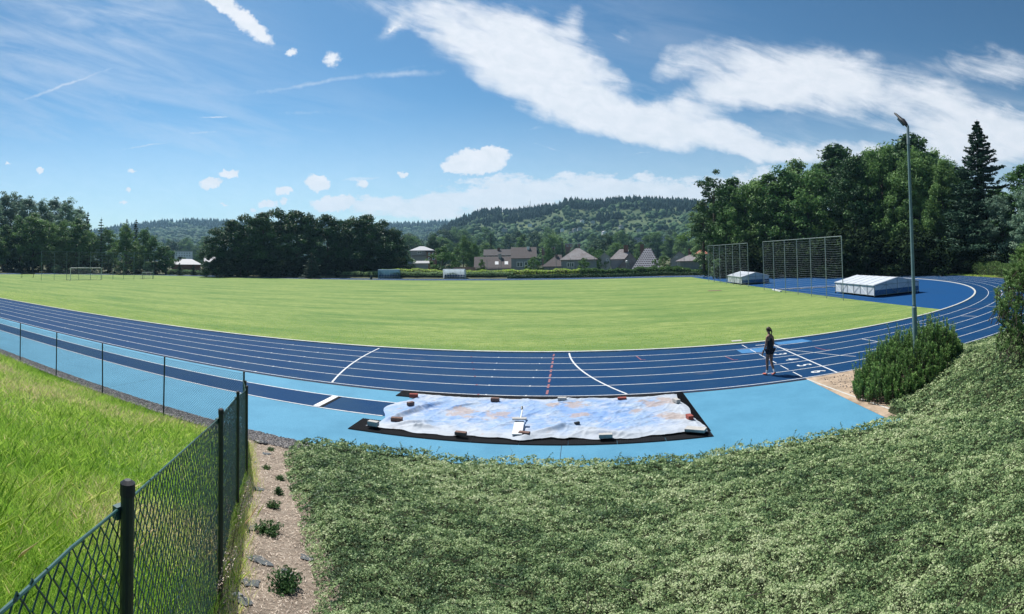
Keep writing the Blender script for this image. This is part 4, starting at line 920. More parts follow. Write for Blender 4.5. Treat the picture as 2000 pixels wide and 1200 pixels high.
# ---------------------------------------------------------------- the walking person
def skin_mesh(name, nodes, edges, m, parent, sub_=2, root=0):
    me = bpy.data.meshes.new(name); me.from_pydata([n[0] for n in nodes], edges, []); o = link(name, me, m, parent)
    md = o.modifiers.new('skin', 'SKIN'); md.use_smooth_shade = True
    for i, n in enumerate(nodes):
        r = n[1] if isinstance(n[1], tuple) else (n[1], n[1]); me.skin_vertices[0].data[i].radius = r; me.skin_vertices[0].data[i].use_root = (i == root)
    s = o.modifiers.new('sub', 'SUBSURF'); s.levels = sub_; s.render_levels = sub_
    return o
def person():
    x, y = 6.32, 17.2
    root = empty('person', (x, y, .012), math.radians(24), 'person in black singlet and shorts with orange shoes walking away on the track', 'person')
    # facing +y ; left is -x.  1.70 m tall
    N = []; E_ = []
    def add(p, r, j=None):
        N.append((p, r)); i = len(N)-1
        if j is not None: E_.append((i, j))
        return i
    pel = add((0, 0, .93), (.125, .095)); wa = add((0, 0, 1.07), (.105, .08), pel); ch = add((0, .01, 1.23), (.128, .09), wa); sh = add((0, 0, 1.38), (.10, .07), ch)
    nk = add((-.005, .01, 1.46), .048, sh); n2 = add((-.01, .02, 1.52), .046, nk); hd = add((-.015, .03, 1.60), (.070, .082), n2); top = add((-.015, .025, 1.655), (.058, .066), hd)
    hands = []
    for s in (-1, 1):
        a = add((s*.140, 0, 1.375), .044, sh); b = add((s*.170, -.01, 1.24), .036, a); c = add((s*(.188), .00 if s > 0 else .01, 1.10), .031, b)
        d = add((s*.20, .05, .99), .027, c); e = add((s*.205, .10, .88), .020, d); h = add((s*.205, .125, .83), (.030, .018), e); h2 = add((s*.208, .145, .785), (.036, .015), h)
        hands.append((s, h2))
        for q, (dx, ln) in enumerate(((-.022, .062), (-.008, .072), (.008, .066), (.022, .05))):
            f1 = add((s*.22 + .010, .165+dx, .765), .0085, h2); f2 = add((s*.22 - s*.004, .17+dx*1.1, .765-ln*.5), .008, f1); add((s*.22 - s*.014, .168+dx*1.1, .765-ln), .006, f2)
        t1 = add((s*.20, .185, .815), .010, h); add((s*.19, .205, .785), .008, t1)
    # legs: left leg ahead and straight, right leg behind with the heel lifting
    hl = add((-.08, 0, .88), .090, pel); k1 = add((-.088, .03, .66), .072, hl); k = add((-.09, .07, .48), .050, k1); c = add((-.09, .06, .34), .052, k); an = add((-.09, .09, .10), .031, c)
    hr = add((.08, 0, .88), .090, pel); k1 = add((.088, .03, .66), .072, hr); k = add((.088, .04, .47), .050, k1); c = add((.085, -.01, .34), .050, k); an2 = add((.08, -.11, .13), .031, c)
    skin_mesh('body', N, E_, M['skin'], root)
    # face: nose, ears, eyes turned to the far left
    MB().tube([(-.03, .10, 1.60), (-.034, .128, 1.585), (-.032, .105, 1.575)], [.010, .012, .008], 6).build('nose', M['skin'], root, True)
    for s in (-1, 1): MB().tube([(-.015+s*.078, .02, 1.615), (-.015+s*.088, .012, 1.60), (-.015+s*.078, .018, 1.575)], [.008, .013, .006], 6).build('ear', M['skin'], root, True)
    for s in (-1, 1): MB().box((-.028+s*.028, .108, 1.615), (.022, .008, .010)).build('eye', M['lampdark'], root)
    MB().box((-.030, .112, 1.548), (.045, .008, .008)).build('mouth', M['brickred'], root)
    import bmesh
    bm = bmesh.new()
    for (c, r3) in (((-.015, .022, 1.640), (.082, .094, .088)), ((-.012, -.045, 1.625), (.060, .05, .066)), ((-.010, -.100, 1.615), (.030, .034, .034)), ((-.008, -.122, 1.555), (.026, .024, .062)), ((-.006, -.112, 1.47), (.018, .018, .06))):
        q = bmesh.ops.create_icosphere(bm, subdivisions=3, radius=1)
        for v in q['verts']: v.co = Vector((c[0]+v.co.x*r3[0], c[1]+v.co.y*r3[1], c[2]+v.co.z*r3[2]))
    me = bpy.data.meshes.new('hair'); bm.to_mesh(me); bm.free(); me.shade_smooth(); link('hair', me, M['hair'], root)
    # racer back singlet and short tights
    skin_mesh('singlet', [((0, 0, .84), (.150, .120)), ((0, 0, .98), (.146, .115)), ((0, .01, 1.16), (.140, .108)), ((0, .005, 1.27), (.125, .10)), ((.0, -.035, 1.34), (.05, .055)), ((.0, -.03, 1.42), (.055, .045)),
                           ((-.06, 0, 1.425), .022), ((.06, 0, 1.425), .022), ((-.07, .06, 1.33), .03), ((.07, .06, 1.33), .03)],
              [(0, 1), (1, 2), (2, 3), (3, 4), (4, 5), (5, 6), (5, 7), (6, 8), (7, 9)], M['black'], root)
    skin_mesh('shorts', [((0, 0, .94), (.142, .115)), ((-.085, 0, .87), .108), ((-.089, .022, .70), .088), ((.085, 0, .87), .108), ((.089, .022, .70), .088)], [(0, 1), (1, 2), (0, 3), (3, 4)], M['black'], root)
    skin_mesh('sock', [((-.09, .075, .22), .044), ((-.09, .09, .10), .037), ((-.09, .10, .05), .040)], [(0, 1), (1, 2)], M['sock'], root)
    skin_mesh('sock', [((.083, -.06, .235), .042), ((.08, -.11, .14), .036), ((.08, -.135, .10), .038)], [(0, 1), (1, 2)], M['sock'], root)
    skin_mesh('shoe', [((-.09, .075, .048), (.042, .042)), ((-.092, .15, .042), (.046, .036)), ((-.094, .24, .032), (.046, .028)), ((-.094, .30, .026), (.03, .018))], [(0, 1), (1, 2), (2, 3)], M['orange'], root)
    skin_mesh('shoe', [((.08, -.155, .105), (.042, .040)), ((.08, -.115, .065), (.045, .036)), ((.08, -.06, .03), (.046, .028)), ((.08, .02, .022), (.032, .018))], [(0, 1), (1, 2), (2, 3)], M['orange'], root)
    MB().tube([(-.223, .115, .895), (-.222, .125, .872)], .028, 12).build('watch', M['lampdark'], root, True)
    b = MB().tube([(-.20, .10, .80), (-.20, .12, .885)], .028, 12).build('bottle', M['matblue'], None, True); b.location = root.location + Vector((-.01, .06, 0)); b.rotation_euler = (0, 0, math.radians(8))
    b.location = root.location; tag(b, 'small blue drinking bottle held in the left hand of the walking person', 'bottle')
person()

# ---------------------------------------------------------------- ball nets, tents, goals
def ball_net(x0, y0, x1, y1, n, h, label, rows, post_r=.036, wires=False):
    root = empty('ball_net', (x0, y0, 0), 0, label, 'ball net', 'tall ball nets on galvanised posts')
    for i in range(n):
        t = i/(n-1); x, y = (x1-x0)*t, (y1-y0)*t
        MB().tube([(x, y, 0), (x, y, h+.03)], post_r, 8).build('post', M['galv'], root)
    MB().tube([(0, 0, h), (x1-x0, y1-y0, h)], .028, 6).build('top_rail', M['galv'], root)
    nt = MB(); L_ = math.hypot(x1-x0, y1-y0)
    seg = (n-1)*3
    for k in range(rows):
        z = .12 + (h-.15)*k/(rows-1); pts = []
        for i in range(seg+1):
            t = i/seg; s = (i % 3) != 0; pts.append(((x1-x0)*t + (.03 if s else 0), (y1-y0)*t, z - (.05 if s else 0)))
        nt.tube(pts, .0058, 3, False)
    nv2 = int(L_/.16) if wires else 0
    for i in range(nv2):
        t = (i+.5)/nv2; nt.tube([((x1-x0)*t, (y1-y0)*t, .1), ((x1-x0)*t, (y1-y0)*t, h)], .0028, 3, False)
    nt.build('net', M['netwire'], root)
    return root
ball_net(20.05, 55.9, 21.15, 39.1, 7, 5.62, 'tall ball net with six bays between the lawn and the larger mat cover', 27)
ball_net(19.15, 78.8, 20.15, 61.9, 7, 5.62, 'tall ball net with six bays beside the smaller mat cover, farther along the lawn edge', 24)
def dark_net():
    root = ball_net(-84.8, 49.4, -84.4, 77.6, 11, 5.6, 'long green ball net standing behind the white football goal', 20, .04)
    for o in root.children: 
        if o.name.startswith(('post', 'top')): o.data.materials[0] = M['greenpole']
    nm = mat('green_net', (.03, .06, .055), None); 
    for o in root.children:
        if o.name.startswith('net'): o.data.materials[0] = nm
dark_net()

def mat_cover(cnr, left, right, h_e, h_r, label):
    # cnr: near corner; left: end of the long side; right: end of the gable side
    c = Vector((*cnr, 0)); l = Vector((*left, 0))-c; r = Vector((*right, 0))-c
    root = empty('mat_cover', c, 0, label, 'mat cover', 'wheeled covers over the high jump mats')
    up = Vector((0, 0, 1)); z0 = .22
    def quad(name, a, b, za, zb, m, par=None, off=Vector((0, 0, 0))):
        return MB().add([a+up*za+off, b+up*za+off, b+up*zb+off, a+up*zb+off], [(0, 1, 2, 3)])
    nl = Vector((l.y, -l.x, 0)).normalized(); nr = Vector((-r.y, r.x, 0)).normalized()
    if nl.dot(r) > 0: nl = -nl
    if nr.dot(l) > 0: nr = -nr
    O = Vector((0, 0, 0))
    def slab(a, b, za, zb, th, n):
        q = MB(); vs = [a+up*za, b+up*za, b+up*zb, a+up*zb]; q.add(vs+[v-n*th for v in vs], [(0, 1, 2, 3), (7, 6, 5, 4), (0, 4, 5, 1), (1, 5, 6, 2), (2, 6, 7, 3), (3, 7, 4, 0)]); return q
    slab(O, l, z0, h_e, .04, nl).build('side_panel', M['tarpwhite'], root)
    slab(r, r+l, z0, h_e, .04, -nl).build('side_panel', M['tarpwhite'], root)
    # gables
    for base, n in ((O, nr), (l, -nr)):
        q = MB(); zm = z0+(h_e-z0)*.50
        vs = [base+up*zm, base+r+up*zm, base+r+up*h_e, base+r*.5+up*h_r, base+up*h_e]
        q.add(vs+[v-n*.04 for v in vs], [(0, 1, 2, 3, 4), (9, 8, 7, 6, 5)]+[(i, (i+1) % 5, 5+(i+1) % 5, 5+i) for i in range(5)])
        q.build('gable_panel', M['tarpwhite'], root)
        slab(base, base+r, z0, zm, .05, n).build('mat_side', M['matblue'], root)
    # roof with ribs
    rf = MB(); e = .10
    lu = l.normalized(); ru = r.normalized()
    a0, a1 = O-ru*e-lu*e, l-ru*e+lu*e; m0, m1 = r*.5-lu*e, r*.5+l+lu*e; b0, b1 = r+ru*e-lu*e, r+l+ru*e+lu*e
    vs = [a0+up*(h_e-.03), a1+up*(h_e-.03), m0+up*h_r, m1+up*h_r, b0+up*(h_e-.03), b1+up*(h_e-.03)]
    rf.add(vs+[v+up*.05 for v in vs], [(0, 2, 3, 1), (2, 4, 5, 3), (6, 7, 9, 8), (8, 9, 11, 10), (0, 6, 8, 2), (2, 8, 10, 4), (1, 3, 9, 7), (3, 5, 11, 9), (0, 1, 7, 6), (4, 10, 11, 5)])
    for i in range(7):
        t = i/6; p = l*t
        rf.tube([p-ru*e+up*(h_e+.03), p+r*.5+up*(h_r+.06), p+r+ru*e+up*(h_e+.03)], .018, 4)
    rf.build('roof', M['tarpwhite'], root)
    # steel frame with diagonals, outside the panels
    fr = MB()
    for i in range(7):
        p = l*(i/6)+nl*.03; fr.tube([p+up*(z0-.1), p+up*h_e], .022, 5)
    for i in range(6):
        p, q = l*(i/6)+nl*.03, l*((i+1)/6)+nl*.03
        if i % 2 == 0: fr.tube([p+up*h_e*.95, q+up*z0], .014, 4)
        else: fr.tube([p+up*z0, q+up*h_e*.95], .014, 4)
    for i in range(5):
        p = r*(i/4)+nr*.03; fr.tube([p+up*(z0-.1), p+up*(h_e+(h_r-h_e)*(1-abs(i/4-.5)*2))], .022, 5)
    for i in range(4):
        p, q = r*(i/4)+nr*.03, r*((i+1)/4)+nr*.03
        fr.tube([p+up*(z0 if i % 2 == 0 else h_e), q+up*(h_e if i % 2 == 0 else z0)], .014, 4)
    for z_ in (z0-.02, h_e): fr.tube([nl*.03+up*z_, l+nl*.03+up*z_], .022, 5); fr.tube([nr*.03+up*z_, r+nr*.03+up*z_], .022, 5)
    fr.build('frame', M['galv'], root)
    for p in (O, l, r, r+l, l*.5): 
        MB().tube([p+up*.075-lu*.03, p+up*.075+lu*.03], .075, 10).build('wheel', M['rubber'], root)
    bs = MB().add([O+up*.12+(l+r)*.02, l+up*.12-l*.02+r*.02, l+r+up*.12-(l+r)*.02, r+up*.12+l*.02-r*.02, O+up*.3+(l+r)*.02, l+up*.3-l*.02+r*.02, l+r+up*.3-(l+r)*.02, r+up*.3+l*.02-r*.02], [(0, 1, 2, 3), (4, 7, 6, 5), (0, 4, 5, 1), (1, 5, 6, 2), (2, 6, 7, 3), (3, 7, 4, 0)])
    bs.build('mat_base', M['rubber'], root)
mat_cover((24.3, 39.1), (24.2, 46.3), (29.9, 40.1), 1.12, 1.66, 'large white pitched cover over a blue landing mat, the nearer one beside the lamp post')
mat_cover((20.75, 66.6), (20.5, 72.6), (25.0, 67.6), 1.08, 1.60, 'smaller looking white pitched cover between the two ball nets')
# landing rails and white planks on the blue area
pl = MB().box((0, 0, .07), (.25, 3.3, .12)).build('plank', M['white']); pl.location = (20.75, 53.7, 0); pl.rotation_euler = (0, 0, -.10); tag(pl, 'white beam lying on the blue ground at the foot of the taller net', 'beam')
def rail(a, b, label):
    o = MB().tube([(a[0], a[1], .08), (b[0], b[1], .08)], .05, 8)
    for t in np.linspace(.05, .95, 6): o.box((a[0]+(b[0]-a[0])*t, a[1]+(b[1]-a[1])*t, .03), (.3, .3, .06))
    tag(o.build('cover_rail', M['concrete']), label, 'rail')
rail(g0(1516, 567), g0(1636, 561), 'long low pale rail crossing the blue ground behind the taller net')

def goal(x0, y0, x1, y1, h, depth, label, name='football_goal', m='white'):
    root = empty(name, (x0, y0, 0), 0, label, 'goal'); dx, dy = x1-x0, y1-y0; L_ = math.hypot(dx, dy); n = Vector((-dy/L_, dx/L_, 0))*depth
    B = Vector((dx, dy, 0)); up = Vector((0, 0, 1))
    for p in (Vector((0, 0, 0)), B): MB().tube([p, p+up*h], .06, 8).build('post', M[m], root)
    MB().tube([up*h, B+up*h], .06, 8).build('crossbar', M[m], root)
    q = MB()
    for p in (Vector((0, 0, 0)), B): q.tube([p+up*h, p+n*.35+up*h, p+n+up*.05, p+up*.05], .02, 5)
    q.tube([n+up*.05, B+n+up*.05], .02, 5); q.build('back_frame', M['galv'], root)
    w = MB(); k = int(L_/.3)
    for i in range(k+1):
        p = B*(i/k); w.tube([p+up*h, p+n*.35+up*h*.97, p+n+up*.06], .006, 3, False)
    for t in np.linspace(0.05, 1, 9):
        a_ = n*.35*(1-t)+n*t if False else n*(.35+.65*t) + up*(h*.97*(1-t)+.06*t); w.tube([a_, a_+B], .006, 3, False)
    w.build('net', M['netwire'], root)
goal(-83.3, 55.0, -83.3, 62.32, 2.44, 1.5, 'white football goal in front of the long green ball net, left on the lawn')
goal(-83.6, 73.6, -83.4, 76.4, 1.4, .9, 'small grey training goal at the right end of the long green ball net', 'training_goal', 'galv')
hb = empty('training_hurdle', (-97.8, 52.2, 0), 0, 'dark low hurdle rail standing on the track at the far left', 'hurdle')
MB().box((0, 1.4, .78), (.06, 3.4, .14)).build('bar', M['lampdark'], hb)
for yy_ in (0, 2.8): MB().tube([(0, yy_, 0), (0, yy_, .8)], .05, 6).tube([(0, yy_, .04), (-.6, yy_, .04)], .04, 6).build('leg', M['lampdark'], hb)

# ---------------------------------------------------------------- dugouts
def dugout(px0, px1, ybase, htop, lean_glass, label):
    x0, y0 = g0(px0, ybase); x1, y1 = g0(px1, ybase); d = math.hypot(x0, y0); sc = 106.9/((y0+y1)/2)
    x0, y0, x1, y1 = x0*sc, y0*sc, x1*sc, y1*sc; w = math.hypot(x1-x0, y1-y0); z = hz((x0+x1)/2, (y0+y1)/2)
    root = empty('team_dugout', (x0, y0, z), math.atan2(y1-y0, x1-x0), label, 'dugout', 'team dugouts beyond the far straight')
    H = htop; prof = [(1.25, .05), (1.22, H*.6), (1.1, H*.82), (.85, H*.95), (.5, H), (.0, H*.96)]
    q = MB(); k = len(prof)
    for i in range(k-1):
        (ya_, za_), (yb_, zb_) = prof[i], prof[i+1]
        q.add([(0, ya_, za_), (w, ya_, za_), (w, yb_, zb_), (0, yb_, zb_), (0, ya_+.03, za_+.03), (w, ya_+.03, za_+.03), (w, yb_+.02, zb_+.03), (0, yb_+.02, zb_+.03)], [(0, 1, 2, 3), (7, 6, 5, 4), (0, 4, 5, 1), (3, 2, 6, 7)])
    q.build('shell', lean_glass, root)
    for xx_ in (0, w): 
        MB().add([(xx_, p[0], p[1]) for p in prof]+[(xx_, .25, .05)]+[(xx_+.03, p[0], p[1]) for p in prof]+[(xx_+.03, .25, .05)], [tuple(range(7)), tuple(range(13, 6, -1))]+[(i, (i+1) % 7, 7+(i+1) % 7, 7+i) for i in range(7)]).build('side_panel', lean_glass, root)
    f_ = MB()
    for i in range(5):
        xx_ = w*i/4; f_.tube([(xx_, p[0]-.03, p[1]-.02) for p in prof], .03, 5)
    f_.tube([(0, 0, H*.97), (w, 0, H*.97)], .035, 5).tube([(0, .3, .05), (w, .3, .05)], .03, 5).build('frame', M['white'], root)
    MB().box((w/2, 1.2, .25), (w, .08, .36)).build('plinth', M['acrylic'], root)
    ns = 8
    for i in range(ns):
        xx_ = w*(i+.5)/ns; MB().box((xx_, .75, .52), (.42, .42, .06)).box((xx_, .98, .66), (.42, .06, .26)).box((xx_, .8, .25), (.06, .06, .5)).build('seat', M['seatblue'], root)
def acrylic(name, c, tr):
    m = mat(name, c, None, rough=.3, spec=.5); nt = m.node_tree; N = nt.nodes; t = N.new('ShaderNodeBsdfTranslucent'); t.inputs[0].default_value = (*c, 1); x = N.new('ShaderNodeMixShader'); x.inputs[0].default_value = tr
    nt.links.new(N['Principled BSDF'].outputs[0], x.inputs[1]); nt.links.new(t.outputs[0], x.inputs[2]); nt.links.new(x.outputs[0], N['Material Output'].inputs[0]); return m
M['acrylic'] = acrylic('hazy_acrylic', (.74, .80, .84), .65)
M['acrylic2'] = acrylic('bluish_acrylic', (.30, .46, .56), .5)
dugout(738, 780, 542.5, 2.0, M['acrylic2'], 'left team dugout with blue tinted panels beyond the far straight')
dugout(865, 907, 542.5, 2.05, M['acrylic'], 'right team dugout with whitish shell and a row of blue seats')

# ---------------------------------------------------------------- fences and hedges at the edge of the ground
def post_fence(pts, h, label, m, rails=(1.0,), wires=(), step=2.6, barstep=None, r=.035, name='boundary_fence', group=None):
    root = empty(name, (pts[0][0], pts[0][1], hz(*pts[0])), 0, label, 'fence', group); o_ = Vector(root.location)
    out = []
    for p, q in zip(pts[:-1], pts[1:]):
        k = max(1, int(round(math.hypot(q[0]-p[0], q[1]-p[1])/step)))
        for i in range(k): out.append((p[0]+(q[0]-p[0])*i/k, p[1]+(q[1]-p[1])*i/k))
    out.append(pts[-1]); V = [Vector((x, y, hz(x, y))) - o_ for x, y in out]
    for v in V[:100]: MB().tube([v, v+Vector((0, 0, h))], r, 6).build('post', m, root)
    for f in rails: MB().tube([v+Vector((0, 0, h*f)) for v in V], r*.8, 5).build('rail', m, root)
    if barstep:
        q = MB()
        for a_, b_ in zip(V[:-1], V[1:]):
            k = int((b_-a_).length/barstep)
            for i in range(k): p = a_.lerp(b_, (i+.5)/k); q.tube([p+Vector((0, 0, .1)), p+Vector((0, 0, h*rails[0]))], .008, 3, False)
        q.build('bars', m, root)
    return root
def ringpt(cx, deg, off): a_ = math.radians(deg); return (cx+(R0+TW+off)*math.cos(a_), CY+(R0+TW+off)*math.sin(a_))
post_fence([ringpt(XL, d_, 5.0) for d_ in range(222, 108, -6)], 1.9, 'dark rail fence round the left bend in front of the wood', M['greenpost'], (1.0, .55), step=3.0)
post_fence([(-62, 113.2), (-30, 113.2), (-2, 113.2)], 1.5, 'dark wire fence with thin posts behind the two dugouts', M['greenpost'], (1.0, .5), step=2.7)
post_fence([ringpt(XR, d_, 5.8) for d_ in (26, 20, 13, 6, 0, -7, -14, -21, -28)], 1.75, 'grey bar fence on the bank behind the hedge on the right', M['greenpole'], (1.0,), step=3.4, barstep=.16)

def leafbox(name, pts, w, h, n, m, label, cat='hedge', top=.16, seed=1, leaf=.16, group=None, lumps=.25):
    """a clipped or loose hedge following a line"""
    r = np.random.default_rng(seed); P = np.array(pts, float); seg = np.hypot(*(P[1:]-P[:-1]).T); L_ = np.concatenate([[0], np.cumsum(seg)])
    root = empty(name, (P[0][0], P[0][1], 0), 0, label, cat, group)
    s = r.uniform(0, L_[-1], n); cx = np.interp(s, L_, P[:, 0]); cy = np.interp(s, L_, P[:, 1]); tx = np.interp(s+.1, L_, P[:, 0])-np.interp(s-.1, L_, P[:, 0]); ty = np.interp(s+.1, L_, P[:, 1])-np.interp(s-.1, L_, P[:, 1])
    l = np.hypot(tx, ty)+1e-9; nx, ny = -ty/l, tx/l
    lump = 1 + lumps*2*(fbm(s/1.6, s*0+seed, 3, seed)-.5)
    a = r.uniform(-.15, 1.15, n)*np.pi; rr = r.uniform(.75, 1, n)**.6
    ox = np.cos(a)*w/2*rr*lump*(.9+.2*r.random(n)); oz = np.clip(np.abs(np.sin(a))**.55*np.where(np.sin(a) < 0, .05, 1), 0, 1)*h*lump*rr
    X = cx+nx*ox; Yv = cy+ny*ox; Z = height(cx, cy)+np.maximum(.05, oz)+r.normal(0, .05*h, n)*.5
    V, F = leaves(np.stack([X-P[0][0], Yv-P[0][1], Z], 1), leaf*r.uniform(.6, 1.4, n), (0, 0, .6), .7, r)
    np_mesh('foliage', V, F, m, root, rnd=np.clip(r.normal(.45, .24, n), 0, 1))
    # inner mass
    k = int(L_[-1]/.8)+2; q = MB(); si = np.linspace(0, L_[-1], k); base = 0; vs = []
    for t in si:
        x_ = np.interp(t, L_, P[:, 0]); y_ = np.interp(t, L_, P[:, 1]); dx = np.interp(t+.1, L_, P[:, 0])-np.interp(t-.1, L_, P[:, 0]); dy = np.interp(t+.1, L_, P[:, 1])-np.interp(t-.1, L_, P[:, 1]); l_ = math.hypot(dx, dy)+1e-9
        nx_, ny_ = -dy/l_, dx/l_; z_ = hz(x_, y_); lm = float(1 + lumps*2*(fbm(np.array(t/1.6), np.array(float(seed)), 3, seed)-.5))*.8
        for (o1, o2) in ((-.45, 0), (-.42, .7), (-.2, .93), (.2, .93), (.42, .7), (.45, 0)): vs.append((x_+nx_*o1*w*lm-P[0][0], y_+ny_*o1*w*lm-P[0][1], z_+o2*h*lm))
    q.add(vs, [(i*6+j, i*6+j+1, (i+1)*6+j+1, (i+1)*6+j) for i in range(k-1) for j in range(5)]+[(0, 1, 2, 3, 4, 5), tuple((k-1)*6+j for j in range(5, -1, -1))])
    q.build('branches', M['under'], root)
    return root
leafbox('clipped_hedge', [ringpt(XR, d_, 2.6) for d_ in (-6, -12, -18, -24, -30, -36)], 2.2, 1.9, 16000, M['hedge'], 'dense dark green hedge along the outside of the right bend', seed=2, lumps=.12, leaf=.15)
leafbox('low_hedge', [ringpt(XR, d_, 4.6) for d_ in (22, 14, 6, 0, -6, -14, -22)], 1.6, 1.25, 9000, M['leaf_pale'], 'lighter yellow green hedge on the bank in front of the grey bar fence', seed=3, lumps=.2, leaf=.17)
leafbox('ivy_bank', [(-16, 107.4), (-4, 107.6), (8, 107.4), (16, 107.2), (24, 104.4), (30, 101.2)], 2.6, .6, 15000, M['leaf_dark'], 'low dark ivy hedge along the far edge of the track before the houses', seed=4, lumps=.35, leaf=.2)
leafbox('shrub_row', [(-1, 110.5), (8, 110.6), (14, 110.2), (22, 107.8), (32, 103.4)], 2.2, .95, 11000, M['leaf_mid'], 'loose bright green shrubs growing in a row above the dark ivy', seed=5, lumps=.6, leaf=.25)
leafbox('meadow_bank', [(-57, 109.6), (-44, 109.5), (-15, 109.4)], 2.6, .8, 13000, M['leaf_pale'], 'low leafy green bank around the two dugouts', seed=6, lumps=.4, leaf=.2)
leafbox('tall_meadow', [(-46, 112), (-34, 112), (-16, 112), (0, 111.6)], 2.4, .95, 9000, M['grass'], 'pale tall grass on top of the bank behind the dugouts', seed=16, lumps=.4, leaf=.16)
leafbox('dark_bank', [(-90, 111), (-76, 112), (-57, 111)], 3.4, .9, 8000, M['leaf_dark'], 'low dark bank of plants at the foot of the middle group of trees', seed=7, lumps=.4, leaf=.22)
leafbox('pale_bank', [ringpt(XL, 124, 8), ringpt(XL, 114, 7), ringpt(XL, 104, 7)], 4.0, 1.1, 6000, M['leaf_pale'], 'pale green planted bank in front of the white roofed house', seed=8, lumps=.5, leaf=.25)
# grass slope on the right outside the bend
V = []; n_ = 9000; a_ = rng.uniform(-.25, .75, n_); o_ = TW+.4+rng.uniform(0, 4.6, n_); x = XR+(R0+o_)*np.cos(a_); y = CY+(R0+o_)*np.sin(a_)
V, F = tri_blades(x, y, height(x, y), rng.uniform(.08, .25, n_), .12, .6); tag(np_mesh('bank_grass', V, F, M['grass'], rnd=rng.uniform(.1, .9, n_)), 'green grass on the bank outside the right bend', 'grass', kind='stuff')

# ---------------------------------------------------------------- trees
def crown_points(r, n, H, W, z0, prof, nclump, spread, lump=.28, fill=.35):
    """clumps of leaves spread through an uneven envelope; prof(t) radius factor for t in 0..1 up the crown"""
    ph = r.uniform(0, 6.28, 6)
    t = r.beta(1.15, 1.0, nclump); a = r.uniform(0, 6.28, nclump)
    irr = 1 + lump*(np.sin(a*2+ph[0]+t*5)*.5 + np.sin(a*3+ph[1]-t*7)*.4 + r.normal(0, .3, nclump))
    rr = (r.random(nclump)**fill)*prof(t)*W/2*np.clip(irr, .3, 1.5)
    C = np.stack([np.cos(a)*rr, np.sin(a)*rr, z0 + t*(H-z0)*(1+.05*r.normal(0, 1, nclump))], 1)
    k = r.integers(0, nclump, n); s = spread*r.uniform(.6, 1.3, nclump)[k]
    q = unit(r.normal(size=(n, 3)))*(r.random(n)**.45)[:, None]
    P = C[k] + q*s[:, None]*np.array([1, 1, .72])
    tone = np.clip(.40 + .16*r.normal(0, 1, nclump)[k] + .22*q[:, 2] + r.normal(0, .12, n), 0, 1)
    nb = q*1.0 + np.array([0, 0, .5])
    return P, tone, nb, C
def tree_mesh(seed, H, W, z0, kind, n=9000, leaf=.36, nclump=120, spread=None, m=None, bark='bark', lump=.28, fill=.35):
    r = np.random.default_rng(seed)
    profs = {'round': lambda t: np.sqrt(np.clip(1-(2*t-.85)**2/1.35, .02, 1)), 'tall': lambda t: np.clip(np.sin(np.pi*np.clip(t*.86+.12, 0, 1)), .05, 1)**.7,
             'column': lambda t: np.clip(1.05-.75*t**1.6, .06, 1)*np.clip(t*6+.4, 0, 1), 'dome': lambda t: np.sqrt(np.clip(1-t**2.4, .02, 1)),
             'wispy': lambda t: np.clip(1-.8*t, .08, 1)*np.clip(t*4+.3, 0, 1)}
    spread = spread or W*.13
    P, tone, nb, C = crown_points(r, n, H, W, z0, profs[kind], nclump, spread, lump, fill)
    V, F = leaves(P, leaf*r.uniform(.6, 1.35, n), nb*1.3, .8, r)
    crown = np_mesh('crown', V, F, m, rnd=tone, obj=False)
    tb = MB(); rad = H*.016+.06; lean = r.normal(0, .012*H, 2); top = Vector((lean[0], lean[1], z0+(H-z0)*.75))
    tb.tube([(0, 0, -.5), (lean[0]*.1, lean[1]*.1, z0*.5), (lean[0]*.4, lean[1]*.4, z0+(H-z0)*.3), top], [rad*1.3, rad, rad*.7, rad*.2], 8)
    for i in r.choice(len(C), min(14, len(C)), replace=False):
        c = C[i]; zb = max(z0*.6, min(c[2]-abs(c[0])*.6-1, H*.7)); f = zb/H
        tb.tube([(lean[0]*f, lean[1]*f, zb), (c[0]*.5+lean[0]*f*.5, c[1]*.5+lean[1]*f*.5, (zb+c[2])/2-.2), tuple(c)], [rad*.4, rad*.26, rad*.1], 5, False)
    return crown, tb.mesh('trunk', True), bark
